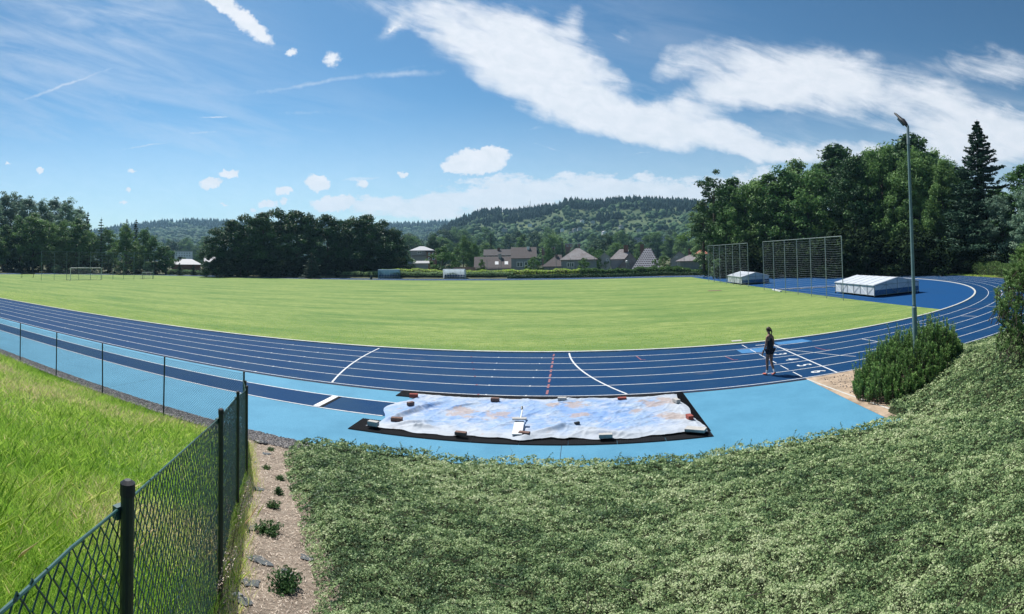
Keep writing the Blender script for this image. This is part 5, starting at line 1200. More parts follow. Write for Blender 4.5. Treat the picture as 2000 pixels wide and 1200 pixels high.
def conifer_mesh(seed, H, W, z0, n, leaf, m, whorl=.55, droop=.25, gap=.0, bark='bark'):
    r = np.random.default_rng(seed); P = []; T = []; NB = []; k = int((H-z0)/whorl)
    tb = MB(); tb.tube([(0, 0, -.4), (0, 0, H*.5), (0, 0, H)], [H*.014+.05, H*.009+.03, .02], 8)
    for i in range(k):
        t = i/k; z = z0+(H-z0)*t; R = W/2*(1-t)**.8*(.82+.3*r.random()); nb_ = int(7+6*(1-t))
        for b in range(nb_):
            a = r.uniform(0, 6.28); Rb = R*r.uniform(.6, 1.12)
            if r.random() < gap: continue
            m_ = max(4, int(n/(k*10)*(.4+Rb/W*2)*1.6)); s = r.random(m_)**.7
            x = np.cos(a)*Rb*s; y = np.sin(a)*Rb*s; zz = z + .10*Rb*s*0 - droop*Rb*s + droop*.9*Rb*s**3
            wdt = (.10+.18*np.sin(np.pi*np.clip(s, .05, .95)))*Rb*.9
            off = r.normal(0, 1, m_)*wdt*.5; x = x - np.sin(a)*off; y = y + np.cos(a)*off
            P.append(np.stack([x, y, zz-r.exponential(.10, m_)*leaf*1.5], 1)); T.append(np.clip(.25+.5*s+r.normal(0, .15, m_), 0, 1)); NB.append(np.tile([[np.cos(a)*.3, np.sin(a)*.3, 1.2]], (m_, 1)))
            if b % 3 == 0: tb.tube([(0, 0, z), (math.cos(a)*Rb*.6, math.sin(a)*Rb*.6, z-droop*Rb*.5)], [.035, .01], 3, False)
    P = np.concatenate(P); T = np.concatenate(T); NB = np.concatenate(NB)
    V, F = leaves(P, leaf*r.uniform(.6, 1.4, len(P)), NB, .42, r)
    return np_mesh('crown', V, F, m, rnd=T, obj=False), tb.mesh('trunk', True), bark
PROTO = {
 'broad': tree_mesh(1, 17, 12, 2.2, 'round', 12000, .42, 120, 1.5, M['leaf_mid']),
 'broad2': tree_mesh(2, 16, 11, 1.2, 'dome', 12000, .42, 105, 1.45, M['leaf_mid'], lump=.38),
 'dark': tree_mesh(3, 14, 10.5, .6, 'dome', 13000, .40, 120, 1.3, M['leaf_dark']),
 'dark2': tree_mesh(4, 14.5, 9.5, .6, 'tall', 12500, .40, 110, 1.25, M['leaf_dark'], lump=.36),
 'bigdark': tree_mesh(5, 24, 15, 1.0, 'dome', 24000, .46, 190, 1.8, M['leaf_dark'], fill=.28),
 'big': tree_mesh(6, 26, 18, 1.5, 'dome', 28000, .46, 230, 1.8, M['leaf_mid'], fill=.3),
 'tall': tree_mesh(7, 20, 9, 2.5, 'tall', 12000, .40, 100, 1.3, M['leaf_mid'], lump=.4),
 'pale': tree_mesh(8, 19, 8.5, 3, 'tall', 7500, .38, 80, 1.1, M['leaf_pale'], lump=.45),
 'birch': tree_mesh(9, 22, 8, 2, 'tall', 15000, .32, 210, .95, M['leaf_silver'], 'barkpale', .26, .45),
 'birch2': tree_mesh(10, 21, 8.5, 2, 'dome', 15000, .32, 220, .9, M['leaf_silver'], 'barkpale', .3, .45),
 'open': tree_mesh(11, 20, 8, 7, 'round', 5200, .36, 62, 1.0, M['leaf_dark'], lump=.5),
 'silver': tree_mesh(12, 17, 10, .8, 'dome', 15000, .34, 120, 1.3, M['leaf_silver']),
 'small': tree_mesh(13, 4.2, 3.6, .7, 'round', 3200, .20, 50, .5, M['leaf_mid']),
 'smallpale': tree_mesh(14, 4.0, 3.6, .5, 'round', 3200, .20, 50, .5, M['leaf_pale']),
 'bush': tree_mesh(15, 2.2, 3.0, .1, 'dome', 2200, .20, 40, .42, M['leaf_pale']),
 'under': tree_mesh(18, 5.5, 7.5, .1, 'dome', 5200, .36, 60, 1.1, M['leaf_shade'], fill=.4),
 'spruce': conifer_mesh(1, 25, 12.5, 4.0, 34000, .42, M['needle'], .5, .36, .04),
 'spruce2': conifer_mesh(2, 16, 5.5, 1.5, 7500, .38, M['needle'], .55, .3),
 'larch': conifer_mesh(3, 15, 5.5, 2.0, 4500, .34, M['leaf_silver'], .7, .15, .12),
 'cone': conifer_mesh(4, 4.0, 2.2, .1, 3200, .18, M['needle'], .22, .2),
 'youngpine': conifer_mesh(5, 6.0, 3.4, .4, 3600, .22, M['leaf_silver'], .3, .1),
}
PH = {'broad': 17, 'broad2': 16, 'dark': 14, 'dark2': 14.5, 'bigdark': 24, 'big': 26, 'tall': 20, 'pale': 19, 'birch': 22, 'birch2': 21, 'open': 20, 'silver': 17, 'small': 4.2, 'smallpale': 4.0, 'bush': 2.2, 'under': 5.5,
      'spruce': 25, 'spruce2': 16, 'larch': 15, 'cone': 4.0, 'youngpine': 6.0}
NAMES = {'spruce': 'spruce_tree', 'spruce2': 'spruce_tree', 'larch': 'larch_tree', 'cone': 'small_conifer', 'youngpine': 'small_conifer', 'birch': 'birch_tree', 'birch2': 'birch_tree', 'bush': 'bush', 'under': 'bush'}
def tree(kind, px, ytop, d, label, group=None, wf=1.0, base=None, cat=None):
    p = at(px, ytop, d); z = hz(p.x, p.y) if base is None else base
    s = (p.z-z)/PH[kind]; cm, tm, bk = PROTO[kind]
    root = empty(NAMES.get(kind, 'deciduous_tree'), (p.x, p.y, z), random.uniform(0, 6.28), label, cat or ('bush' if kind in ('bush', 'under') else 'tree'), group)
    root.scale = (s*wf, s*wf, s)
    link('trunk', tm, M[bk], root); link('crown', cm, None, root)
    return root

def ordw(i): return ['first', 'second', 'third', 'fourth', 'fifth', 'sixth', 'seventh', 'eighth', 'ninth', 'tenth', 'eleventh', 'twelfth', 'thirteenth', 'fourteenth'][i]
# left wood
for i, (px, yt) in enumerate([(-12, 392), (8, 382), (34, 386), (58, 390), (84, 398), (108, 392), (132, 396), (156, 410)]):
    tree(['birch', 'birch2'][i % 2], px, yt, 172+7*(i % 3), 'feathery grey green birch in the back row of the left wood, ' + ordw(i) + ' from the left', 'birches in the back row of the left wood', 1.25)
for i, (px, yt, k, wf) in enumerate([(-18, 446, 'broad', 1.05), (8, 440, 'tall', 1.1), (40, 432, 'broad2', .9), (66, 418, 'tall', 1.3), (98, 436, 'broad', .85), (122, 440, 'broad2', .85), (150, 428, 'tall', 1.2), (176, 452, 'broad', .9), (212, 448, 'broad', .75)]):
    tree(k, px, yt+4, 150 + (i % 3)*3, f'rounded green tree in the front row of the left wood, {ordw(i)} from the left', 'leafy trees in the front row of the left wood', wf*1.12)
tree('spruce2', 172, 412, 160, 'dark spruce half hidden in the left wood behind the front row', None, .8)
tree('larch', 198, 424, 152, 'slender open topped tree at the right end of the tall part of the left wood', None, 1.1)
tree('spruce2', 248, 426, 158, 'left one of the two dark spruces rising behind round trees', 'pair of dark spruces', .9)
tree('spruce2', 266, 427, 160, 'right one of the two dark spruces rising behind round trees', 'pair of dark spruces', 1.0)
tree('broad2', 247, 450, 146, 'round bright topped tree in front of the two dark spruces', None, 1.0)
tree('broad', 280, 452, 150, 'round tree just right of the two dark spruces', None, .7)
tree('broad2', 302, 470, 146, 'low spreading tree near the right end of the left wood', None, 1.1)
tree('small', 324, 486, 146, 'lowest and rightmost tree of the left wood next to the white roofed house', None, 1.1)
for i, px in enumerate((20, 62, 100, 150, 178, 214, 262, 300)):
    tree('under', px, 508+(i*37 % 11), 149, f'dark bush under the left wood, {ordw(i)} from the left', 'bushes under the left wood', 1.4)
for i, (px, yt) in enumerate([(112, 524), (166, 526), (236, 528)]):
    tree('bush', px, yt-4, 146, ['pale bush behind the left part of the green ball net', 'pale bush right behind the football goal', 'pale bush between the goal and the right end of the green net'][i], None, 1.5)
tree('smallpale', 288, 513, 141, 'small pale leafy tree behind the training goal', None, .9)
for i, (px, yt) in enumerate([(351, 513), (378, 516), (398, 509), (417, 504)]):
    tree('cone', px, yt, 138, ['small dark conifer in front of the white roofed house, leftmost of four', 'slimmest small conifer at the right end of the white roof', 'third of the four small conifers, left of the tall middle trees', 'tallest of the four small conifers, next to the dark middle trees'][i], 'four small conifers beyond the far bend', 1.7, base=-.1)
# middle group of trees
for i, (px, yt, k, wf) in enumerate([(424, 452, 'dark', .85), (452, 438, 'dark2', 1.05), (484, 428, 'dark', .85), (514, 424, 'dark2', .95), (546, 417, 'dark', .85), (580, 421, 'dark2', 1.05), (606, 426, 'dark', .75), (640, 428, 'dark2', .9), (662, 440, 'dark', .75), (688, 432, 'dark', .9), (716, 428, 'dark2', 1.1), (744, 438, 'dark', .9), (770, 452, 'dark', .8)]):
    tree(k, px, yt, 128 + (i*5 % 7), f'dark dense tree of the middle group, {ordw(i)} from the left', 'dark trees of the middle group', wf*1.15, base=.3)
for i, px in enumerate((432, 470, 512, 552, 590, 630, 668, 706, 744, 778)):
    tree('under', px, 506, 124+i % 3, f'dark bush at the foot of the middle group of trees, {ordw(i)} from the left', 'bushes under the middle group', 1.1, base=.3)
tree('cone', 608, 494, 118, 'small green conifer standing before the dark middle trees', None, 1.8, base=.3)
tree('bush', 790, 506, 130, 'light green bush at the right end of the middle group of trees', None, 1.2, base=-.5)
# between and behind the houses
for (k, px, yt, d, wf, lb) in [
    ('small', 864, 487, 134, 1.05, 'bright round garden tree left of the grey roofed house with skylights'),
    ('broad2', 905, 470, 165, .9, 'large yellow green tree behind the low grey roofed house'),
    ('broad', 925, 478, 168, .6, 'rounded tree just right of the large yellow green tree'),
    ('dark', 844, 466, 230, .8, 'dark leafy tree behind the pale hip roofed building'),
    ('spruce2', 958, 458, 240, .8, 'dark spruce behind the two dark roofed houses'),
    ('small', 1042, 505, 119, 1.05, 'dense round tree in front of the grey house with white framed windows'),
    ('small', 941, 509, 119, .6, 'very small tree before the wall of the house with skylights'),
    ('small', 1140, 507, 119, .9, 'leafy tree covering the right corner of the hip roofed grey house'),
    ('smallpale', 1297, 502, 118, .95, 'pale green round tree at the foot of the patterned roof'),
    ('smallpale', 1278, 508, 118, .5, 'narrow grey green shrub left of the pale round tree'),
    ('smallpale', 1382, 512, 116, .9, 'sunlit shrub beside the house with the low hipped roof'),
    ('broad', 1070, 487, 200, .45, 'bright green tree between the two grey houses'),
    ('small', 1155, 489, 175, .8, 'bright yellow green round tree behind the hip roofed house'),
    ('small', 1172, 492, 172, .8, 'second bright tree right of the yellow green round one'),
    ('spruce2', 1098, 468, 260, 1.0, 'dark spruce behind the brick coloured blocks'),
    ('broad', 1020, 492, 210, .5, 'dark green tree behind the ridge of the two storey grey house'),
    ('dark', 1185, 462, 300, 1.1, 'dark round tree left of the long apartment block'),
    ('broad2', 1250, 478, 260, .9, 'broad tree below the long apartment block'),
    ('spruce2', 1284, 475, 240, .9, 'dark spruce right behind the patterned roof'),
    ('broad', 1330, 462, 300, 1.0, 'grey green tree above the low hipped roof'),
    ('broad2', 1310, 468, 320, 1.1, 'rounded tree at the right end of the long apartment block'),
    ('broad', 385, 500, 230, .6, 'tree behind the white roofed house in the gap')]:
    tree(k, px, yt, d, lb, None, wf)
rr_ = np.random.default_rng(44)
for i in range(64):
    px = rr_.uniform(790, 1400); d = rr_.uniform(240, 520); yt = rr_.uniform(462, 484) - (d-240)/280*14
    tree(['broad', 'broad2', 'dark', 'tall', 'birch2'][i % 5], px, yt, d, 'leafy tree among the many filling the town below the wooded hill', 'trees filling the town below the hill', rr_.uniform(.9, 1.4), base=-2.5)
for i in range(16):
    px = rr_.uniform(325, 420); d = rr_.uniform(260, 560); yt = rr_.uniform(486, 500) - (d-260)/300*22
    if 333 < px < 384 and d < 440: yt = max(yt, 504)
    tree(['broad', 'broad2', 'dark'][i % 3], px, yt, d, 'one of the leafy trees in the gap behind the white roofed house', 'trees in the gap behind the white roof', rr_.uniform(.9, 1.3), base=-2)
# right hand trees
for (k, px, yt, d, wf, lb) in [
    ('open', 1392, 342, 104, .95, 'tall thin stemmed tree with a high open crown, leftmost of the right wood'),
    ('pale', 1372, 405, 108, .95, 'lower feathery tree left of the tall thin stemmed one'),
    ('tall', 1424, 358, 103, .95, 'leafy tree right of the tall thin stemmed one'),
    ('broad', 1455, 366, 100, .72, 'rounded tree behind the smaller ball net'),
    ('tall', 1492, 350, 99, 1.0, 'tall leafy tree above the gap between the two ball nets'),
    ('pale', 1553, 324, 112, 1.0, 'light airy crown rising behind the larger ball net'),
    ('broad2', 1530, 352, 98, .85, 'rounded green tree behind the left half of the larger ball net'),
    ('broad', 1580, 342, 97, .9, 'green tree behind the middle of the larger ball net'),
    ('dark2', 1630, 302, 108, 1.0, 'dark jagged crown rising behind the right end of the larger net'),
    ('bigdark', 1668, 318, 92, .72, 'huge dark rounded tree behind the larger mat cover'),
    ('big', 1722, 296, 94, .78, 'broad bright topped tree left of the lamp post'),
    ('dark2', 1776, 283, 98, .9, 'dark small crown above the lamp post'),
    ('big', 1790, 306, 90, .78, 'broad green tree right behind the lamp post'),
    ('big', 1838, 322, 87, .62, 'green tree between the lamp post and the tall spruce'),
    ('spruce', 1908, 233, 82, 1.12, 'very tall dark spruce standing above the right wood'),
    ('spruce2', 1866, 345, 90, .8, 'smaller dark conifer left of the very tall spruce'),
    ('silver', 1955, 388, 78, .85, 'silvery leafed tree right of the very tall spruce'),
    ('tall', 1990, 332, 80, 1.1, 'green tree at the right edge of the photo behind the silvery one'),
    ('silver', 2012, 372, 74, .8, 'grey green tree cut by the right edge of the photo'),
    ('tall', 2050, 330, 80, 1.2, 'green tree just outside the right edge of the photo'),
    ('broad2', 1415, 385, 112, 1.1, 'round crown filling the wood behind the smaller ball net'),
    ('big', 1470, 362, 116, .75, 'broad crown in the second row above the gap between the nets'),
    ('big', 1545, 345, 114, .8, 'broad crown in the second row behind the larger ball net'),
    ('big', 1612, 322, 112, .8, 'broad crown in the second row left of the huge dark tree'),
    ('big', 1690, 306, 108, .85, 'broad crown in the second row behind the larger mat cover'),
    ('big', 1752, 292, 106, .9, 'broad crown in the second row just left of the lamp post'),
    ('big', 1815, 305, 104, .85, 'broad crown in the second row right of the lamp post'),
    ('big', 1862, 330, 100, .75, 'broad crown in the second row left of the very tall spruce'),
    ('big', 1945, 372, 98, .8, 'broad crown in the second row right of the very tall spruce')]:
    tree(k, px, yt, d, lb, None, wf*1.18)
for i, (px, yt) in enumerate([(1412, 506), (1450, 482), (1480, 500), (1515, 484), (1560, 502), (1600, 478), (1650, 455), (1690, 470), (1785, 462), (1815, 488), (1850, 480), (1890, 496), (1935, 478), (1975, 492)]):
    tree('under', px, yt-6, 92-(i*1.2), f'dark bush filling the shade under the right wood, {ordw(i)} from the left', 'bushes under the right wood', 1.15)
for i, (px, yt) in enumerate([(1497, 502), (1600, 505), (1545, 512), (1400, 508)]):
    tree('smallpale', px, yt, 90, ['sunlit leafy bush in the gap between the two ball nets', 'sunlit bush low behind the right part of the larger net', 'sunlit small bush low behind the middle of the larger net', 'sunlit shrub at the foot of the tall thin stemmed tree'][i], None, .9)

# ---------------------------------------------------------------- houses
def uvz(o): return o
M['roof_brown'] = mat('roof_brown', (.085, .074, .075), (.12, .105, .105), 2.2, .9, .4, stretch=(1, 1, 4))
M['roof_grey'] = mat('roof_grey_slates', (.15, .145, .15), (.28, .27, .275), 3.0, .85, .5, c3=(.12, .085, .08), scale3=.6, f3=.6)
M['roof_dark'] = mat('roof_dark', (.05, .048, .052), (.08, .075, .08), 3, .85)
M['roof_red'] = mat('roof_red', (.28, .09, .06), (.36, .13, .09), 3, .85)
M['roof_pale'] = mat('roof_pale', (.34, .35, .37), (.40, .41, .43), 2, .7)
M['wall_grey'] = mat('wall_grey', (.22, .25, .275), (.29, .31, .33), 1.6, .9, .2)
M['wall_light'] = mat('wall_light', (.33, .34, .35), (.40, .40, .40), 1.6, .9)
M['wall_pale'] = mat('wall_pale', (.62, .64, .68), (.72, .73, .76), .5, .9)
M['wall_cream'] = mat('wall_cream', (.42, .38, .29), (.48, .44, .35), 1.2, .9)
M['wall_brick'] = mat('wall_brick', (.22, .10, .08), (.28, .14, .11), 5, .9)
M['wall_panel'] = mat('wall_panel', (.20, .22, .25), (.26, .28, .31), .5, .85)
def checker_roof():
    m = bpy.data.materials.new('patterned_roof'); m.use_nodes = True; nt = m.node_tree; N = nt.nodes; L = nt.links; p = N['Principled BSDF']; p.inputs['Roughness'].default_value = .8
    tc = N.new('ShaderNodeTexCoord'); mp = N.new('ShaderNodeMapping'); L.new(tc.outputs['Object'], mp.inputs[0]); mp.inputs['Rotation'].default_value = (math.radians(90), 0, 0)
    b = N.new('ShaderNodeTexBrick'); L.new(mp.outputs[0], b.inputs['Vector']); b.inputs['Color1'].default_value = (.045, .042, .055, 1); b.inputs['Color2'].default_value = (.07, .062, .078, 1); b.inputs['Mortar'].default_value = (.38, .40, .45, 1)
    b.inputs['Scale'].default_value = 1.0; b.inputs['Mortar Size'].default_value = .055; b.inputs['Brick Width'].default_value = .60; b.inputs['Row Height'].default_value = .5; b.offset = .5
    L.new(b.outputs['Color'], p.inputs['Base Color']); return m
M['roof_pattern'] = checker_roof()
def house(name, px0, px1, y_eave, y_ridge, d, depth, roof, rm, wm, label, wins=(), chim=(), base=-2.2, over=.35, ridge=(0, 1), cat='house', yaw=0.0, skylights=()):
    """front wall faces the camera; the building's own x runs along the front"""
    a, b = at(px0, y_eave, d), at(px1, y_eave, d); w = math.hypot(b.x-a.x, b.y-a.y); ze = (a.z+b.z)/2-base; zr = at((px0+px1)/2, y_ridge, d + depth*.4).z-base
    root = empty(name, (a.x, a.y, base), math.atan2(b.y-a.y, b.x-a.x)+yaw, label, cat)
    q = MB(); q.prism([(0, 0), (w, 0), (w, depth), (0, depth)], 0, ze)
    rf = MB(); o = over; t = .14
    def slabs(fs):
        for vs in fs:
            k = len(vs); top = [(v[0], v[1], v[2]+t) for v in vs]
            rf.add(list(vs)+top, [tuple(range(k-1, -1, -1)), tuple(range(k, 2*k))]+[(i, (i+1) % k, k+(i+1) % k, k+i) for i in range(k)])
    if roof == 'flat': rf.prism([(-o, -o), (w+o, -o), (w+o, depth+o), (-o, depth+o)], ze, max(ze+.3, zr))
    elif roof == 'gable':         # ridge along the front
        ymid = depth/2; k = (zr-ze)/ymid
        slabs([[(-o, -o, ze-k*o), (w+o, -o, ze-k*o), (w+o, ymid, zr), (-o, ymid, zr)], [(w+o, depth+o, ze-k*o), (-o, depth+o, ze-k*o), (-o, ymid, zr), (w+o, ymid, zr)]])
        for xx in (0, w): q.add([(xx, 0, ze), (xx, depth, ze), (xx, ymid, zr-.05), (xx+(.1 if xx == 0 else -.1), ymid, zr-.05)], [(0, 1, 2)])
    elif roof == 'gablefront':    # ridge runs away from the viewer
        k = (zr-ze)/(w/2)
        slabs([[(-o, -o, ze-k*o), (w/2, -o, zr), (w/2, depth+o, zr), (-o, depth+o, ze-k*o)], [(w/2, -o, zr), (w+o, -o, ze-k*o), (w+o, depth+o, ze-k*o), (w/2, depth+o, zr)]])
        q.add([(0, 0, ze), (w, 0, ze), (w/2, 0, zr-.05)], [(0, 1, 2)]); q.add([(0, depth, ze), (w, depth, ze), (w/2, depth, zr-.05)], [(0, 2, 1)])
    else:                          # hip
        r0, r1 = ridge; A = (-o, -o, ze-.1); B = (w+o, -o, ze-.1); Cc = (w+o, depth+o, ze-.1); D = (-o, depth+o, ze-.1); E0 = (w*r0, depth/2, zr); E1 = (w*r1, depth/2, zr)
        if abs(r0-r1) < 1e-3: slabs([[A, B, E0], [B, Cc, E0], [Cc, D, E0], [D, A, E0]])
        else: slabs([[A, B, E1, E0], [B, Cc, E1], [Cc, D, E0, E1], [D, A, E0]])
    q.build('wall', wm, root); rfo = rf.build('roof', rm, root)
    for (cx, cy, cw, top, mm) in chim:
        cz = at(px0, top, d+depth*cy).z-base; MB().box((w*cx, depth*cy, (ze+cz)/2), (cw, .7, cz-ze)).box((w*cx, depth*cy, cz), (cw+.14, .84, .12)).build('chimney', mm, rfo)
    for (x0, x1, y0, y1, nb_) in wins:   # window in photo pixels
        xa = (x0-px0)/(px1-px0)*w; xb = (x1-px0)/(px1-px0)*w; za = at(px0, y1, d).z-base; zb = at(px0, y0, d).z-base
        fr = MB(); f = .13; fr.box(((xa+xb)/2, -.03, zb-f/2), (xb-xa, .08, f)).box(((xa+xb)/2, -.03, za+f/2), (xb-xa, .08, f))
        for i in range(nb_+1): fr.box((xa+f/2+(xb-xa-f)*i/nb_, -.03, (za+zb)/2), (f, .075, zb-za-2*f))
        wd = fr.build('window', M['frame'], root); MB().box(((xa+xb)/2, -.012, (za+zb)/2), (xb-xa-.02, .03, zb-za-.02)).build('pane', M['glass'], wd)
    for (x0, x1, y0, y1) in skylights:
        k = (zr-ze)/(depth/2); ya_ = (at(px0, y1, d+1).z-base-ze)/k; yb_ = (at(px0, y0, d+2).z-base-ze)/k; xa = (x0-px0)/(px1-px0)*w; xb = (x1-px0)/(px1-px0)*w
        sk = MB().add([(xa, ya_, ze+k*ya_+t+.08), (xb, ya_, ze+k*ya_+t+.08), (xb, yb_, ze+k*yb_+t+.08), (xa, yb_, ze+k*yb_+t+.08), (xa, ya_, ze+k*ya_+t), (xb, ya_, ze+k*ya_+t), (xb, yb_, ze+k*yb_+t), (xa, yb_, ze+k*yb_+t)], [(0, 1, 2, 3), (4, 0, 3, 7), (1, 5, 6, 2), (3, 2, 6, 7), (0, 4, 5, 1)])
        sk.build('skylight', M['white'], rfo)
    return root
BK = M['brick']; 
house('house', 802, 846, 489.5, 482, 178, 11, 'hip', M['roof_pale'], M['wall_light'], 'pale grey building with a flat hipped roof right of the middle trees', [(815, 823, 491, 496, 2), (836, 842, 500, 505, 1)], ridge=(.4, .6), over=.5)
house('house_annex', 833, 853, 492.5, 491, 172, 7, 'flat', M['roof_dark'], M['wall_brick'], 'brick red wing with windows beside the pale hip roofed building', [(836, 840, 494, 499, 1), (844, 849, 494, 499, 1), (836, 840, 503, 508, 1), (844, 849, 503, 508, 1)])
house('garage', 806, 832, 501, 499, 160, 6, 'flat', M['roof_grey'], M['wall_light'], 'plain light grey gable wall below the pale hip roofed building')
house('shed', 782, 836, 515, 511, 128, 5, 'gable', M['wall_light'], M['wall_light'], 'long low pale roofed shed at the right end of the middle trees', base=-1.8)
house('house', 928, 998, 524, 502.5, 138, 9, 'gable', M['roof_brown'], M['wall_light'], 'low house with a broad brown grey roof and two white skylights', [], [(.70, .45, .8, 497, M['concrete'])], skylights=[(967, 974, 513, 519), (986, 993, 513, 519)])
house('house', 946, 1000, 499, 488, 176, 9, 'gable', M['roof_dark'], M['wall_grey'], 'dark roofed house behind the one with skylights', [(950, 955, 500, 503, 1), (962, 967, 500, 503, 1), (974, 979, 500, 503, 1), (986, 991, 500, 503, 1)], [(.52, .4, .9, 485, BK)])
house('house', 998.5, 1048, 505, 484, 136, 8.5, 'gable', M['roof_brown'], M['wall_grey'], 'two storey grey house with white framed windows beside the round tree', [(1009, 1021, 512, 522, 2), (1024, 1036, 512, 522, 2)], [(.68, .42, .7, 483, M['frame'])], over=.12)
house('house', 1060, 1098, 521, 499, 146, 9, 'hip', M['roof_brown'], M['wall_grey'], 'small brown hip roofed house between the two larger grey houses', [], [(.72, .4, .7, 498, BK)], ridge=(.75, 1.0))
house('house', 1096, 1165, 507.5, 486, 138, 10, 'hip', M['roof_grey'], M['wall_grey'], 'grey house with a mottled hipped roof and a triple window', [(1107, 1121, 513.5, 522.5, 3)], [], ridge=(.42, .52), over=.45)
house('house', 1170, 1192, 503, 495, 170, 8, 'gablefront', M['roof_pale'], M['wall_light'], 'small pale gabled house between the hip roofed and the steep roofed houses', [(1184, 1188, 506, 510, 1)])
house('house', 1193, 1228, 506.5, 488, 147, 10, 'hip', M['roof_grey'], M['wall_grey'], 'dark walled house with light grey roof left of the brown chimney', [], [(.86, .35, 1.3, 480, BK)], ridge=(.5, 1.0))
house('house', 1204, 1258, 527, 494, 141, 8, 'gablefront', M['roof_grey'], M['roof_grey'], 'steep grey gabled roof just left of the patterned roof', base=-2.6, over=.2)
house('house', 1234, 1292, 529, 486, 134, 11, 'hip', M['roof_pattern'], M['wall_grey'], 'steep dark roof patterned with light squares', [], [(.36, .62, 1.0, 478.5, BK)], ridge=(.46, .66), base=-2.6, over=.3)
house('house', 1322, 1386, 510, 497.5, 140, 11, 'hip', M['roof_grey'], M['wall_grey'], 'dark walled house with a low hipped roof and tall brown chimney', [(1323, 1328, 511, 523, 2)], [(.40, .5, .9, 487, BK)], ridge=(.42, .5), over=.5)
house('house', 1309, 1346, 508, 491, 158, 9, 'gablefront', M['roof_grey'], M['wall_light'], 'grey gabled house rising behind the low hipped roof', [(1316, 1323, 501, 504, 1)])
house('house', 1358, 1402, 496, 489, 210, 11, 'hip', M['roof_red'], M['wall_cream'], 'cream house with a dull red roof behind the smaller ball net', [(1376, 1379, 498, 502, 1), (1384, 1387, 498, 502, 1), (1391, 1394, 498, 502, 1)], ridge=(.2, .8), over=.4)
house('house', 335, 392, 517, 507, 172, 12, 'hip', M['roof_pale'], M['wall_brick'], 'low house with a wide white hipped roof in the gap left of the middle trees', [], [(.28, .5, 1.1, 502, M['lampdark'])], ridge=(.25, .7), base=-1.5, over=.6)
house('house', 400, 424, 514, 503, 176, 9, 'gable', M['roof_pale'], M['wall_light'], 'grey roofed house partly hidden by the small conifers', base=-1.5)
house('apartment_block', 341, 376, 492, 490.5, 420, 14, 'flat', M['wall_light'], M['wall_pale'], 'distant white apartment block in the gap between the woods', [(344+i*5, 346.6+i*5, y_, y_+2.6, 1) for i in range(6) for y_ in (493.4, 498.2)], cat='apartment block', base=-5)
house('apartment_block', 1222, 1312, 466, 464, 420, 14, 'flat', M['wall_panel'], M['wall_panel'], 'long grey apartment block below the wooded hill', [(1226+i*6.6, 1229.6+i*6.6, y_, y_+2.6, 1) for i in range(13) for y_ in (467.5, 472.0, 476.6)], cat='apartment block', base=-5)
house('apartment_block', 1104, 1133, 477.5, 476, 330, 12, 'flat', M['wall_light'], M['wall_brick'], 'small brick red block with a flat roof above the hip roofed house', [(1107+i*6, 1110+i*6, 479.5, 482.5, 1) for i in range(4)], cat='apartment block', base=-5)
house('apartment_block', 1058, 1090, 484, 482.5, 300, 12, 'flat', M['wall_light'], M['wall_brick'], 'low brick and white block behind the small brown house', [(1062+i*7, 1065+i*7, 486, 489, 1) for i in range(4)], cat='apartment block', base=-4)
house('apartment_block', 1006, 1023, 474.5, 473.5, 380, 12, 'flat', M['wall_light'], M['wall_light'], 'tiny pale block above the ridge of the two storey grey house', [(1008+i*5, 1011+i*5, 476, 479, 1) for i in range(3)], cat='apartment block', base=-5)
house('house', 1718, 1750, 499, 489, 118, 10, 'gable', M['roof_red'], M['wall_cream'], 'cream house with an orange red roof glimpsed under the trees left of the lamp post', base=0.5, yaw=.35)
wl = MB(); p0, p1 = at(886, 522, 131), at(928, 522, 131); z_ = -2.0
wl.add([(p0.x, p0.y, z_), (p1.x, p1.y, z_), (p1.x, p1.y, p1.z), (p0.x, p0.y, p0.z), (p0.x, p0.y+.25, z_), (p1.x, p1.y+.25, z_), (p1.x, p1.y+.25, p1.z), (p0.x, p0.y+.25, p0.z)], [(0, 1, 2, 3), (7, 6, 5, 4), (3, 2, 6, 7), (0, 4, 5, 1), (1, 5, 6, 2), (0, 3, 7, 4)])
M['wall_pink'] = mat('wall_pink', (.34, .20, .16), (.40, .25, .20), 1, .9); tag(wl.build('garden_wall', M['wall_pink']), 'low pinkish garden wall left of the house with skylights', 'wall')

# thin poles beyond the far straight
for i, (px, yt) in enumerate([(951, 507), (978.5, 497), (1086, 495), (1114, 505), (1161, 501), (1228, 505), (1336, 503)]):
    p = at(px, yt, 112 if i != 6 else 110); z = hz(p.x, p.y); o = MB().tube([(0, 0, 0), (0, 0, p.z-z)], [.05, .04], 6).build('net_pole', M['greenpole']); o.location = (p.x, p.y, z)
    tag(o, ['thin grey pole before the wall of the house with skylights', 'tallest thin pole in front of the two skylights', 'thin pole left of the triple window house', 'thin pole before the triple window', 'thin pole at the right corner of the triple window house', 'thin pole in front of the steep grey gable', 'thin pole before the low hipped roof'][i], 'pole', 'thin poles beyond the far straight')
# bin and small street light
p = at(1224, 512, 118); sl = empty('street_light', (p.x, p.y, -1.5), 0, 'small white globe street light in front of the steep grey gable', 'street light')
MB().tube([(0, 0, 0), (0, 0, p.z+1.3)], .05, 6).build('pole', M['greenpole'], sl); MB().tube([(0, 0, p.z+1.3), (0, 0, p.z+1.45), (0, 0, p.z+1.75), (0, 0, p.z+1.9)], [.12, .26, .26, .1], 10).build('globe', M['white'], sl)
p = at(725, 541, 110); o = MB().tube([(0, 0, 0), (0, 0, .85), (0, 0, .95)], [.24, .26, .2], 12).build('litter_bin', M['greenpost']); o.location = (p.x, p.y, hz(p.x, p.y)); tag(o, 'dark litter bin standing left of the blue tinted dugout', 'litter bin')

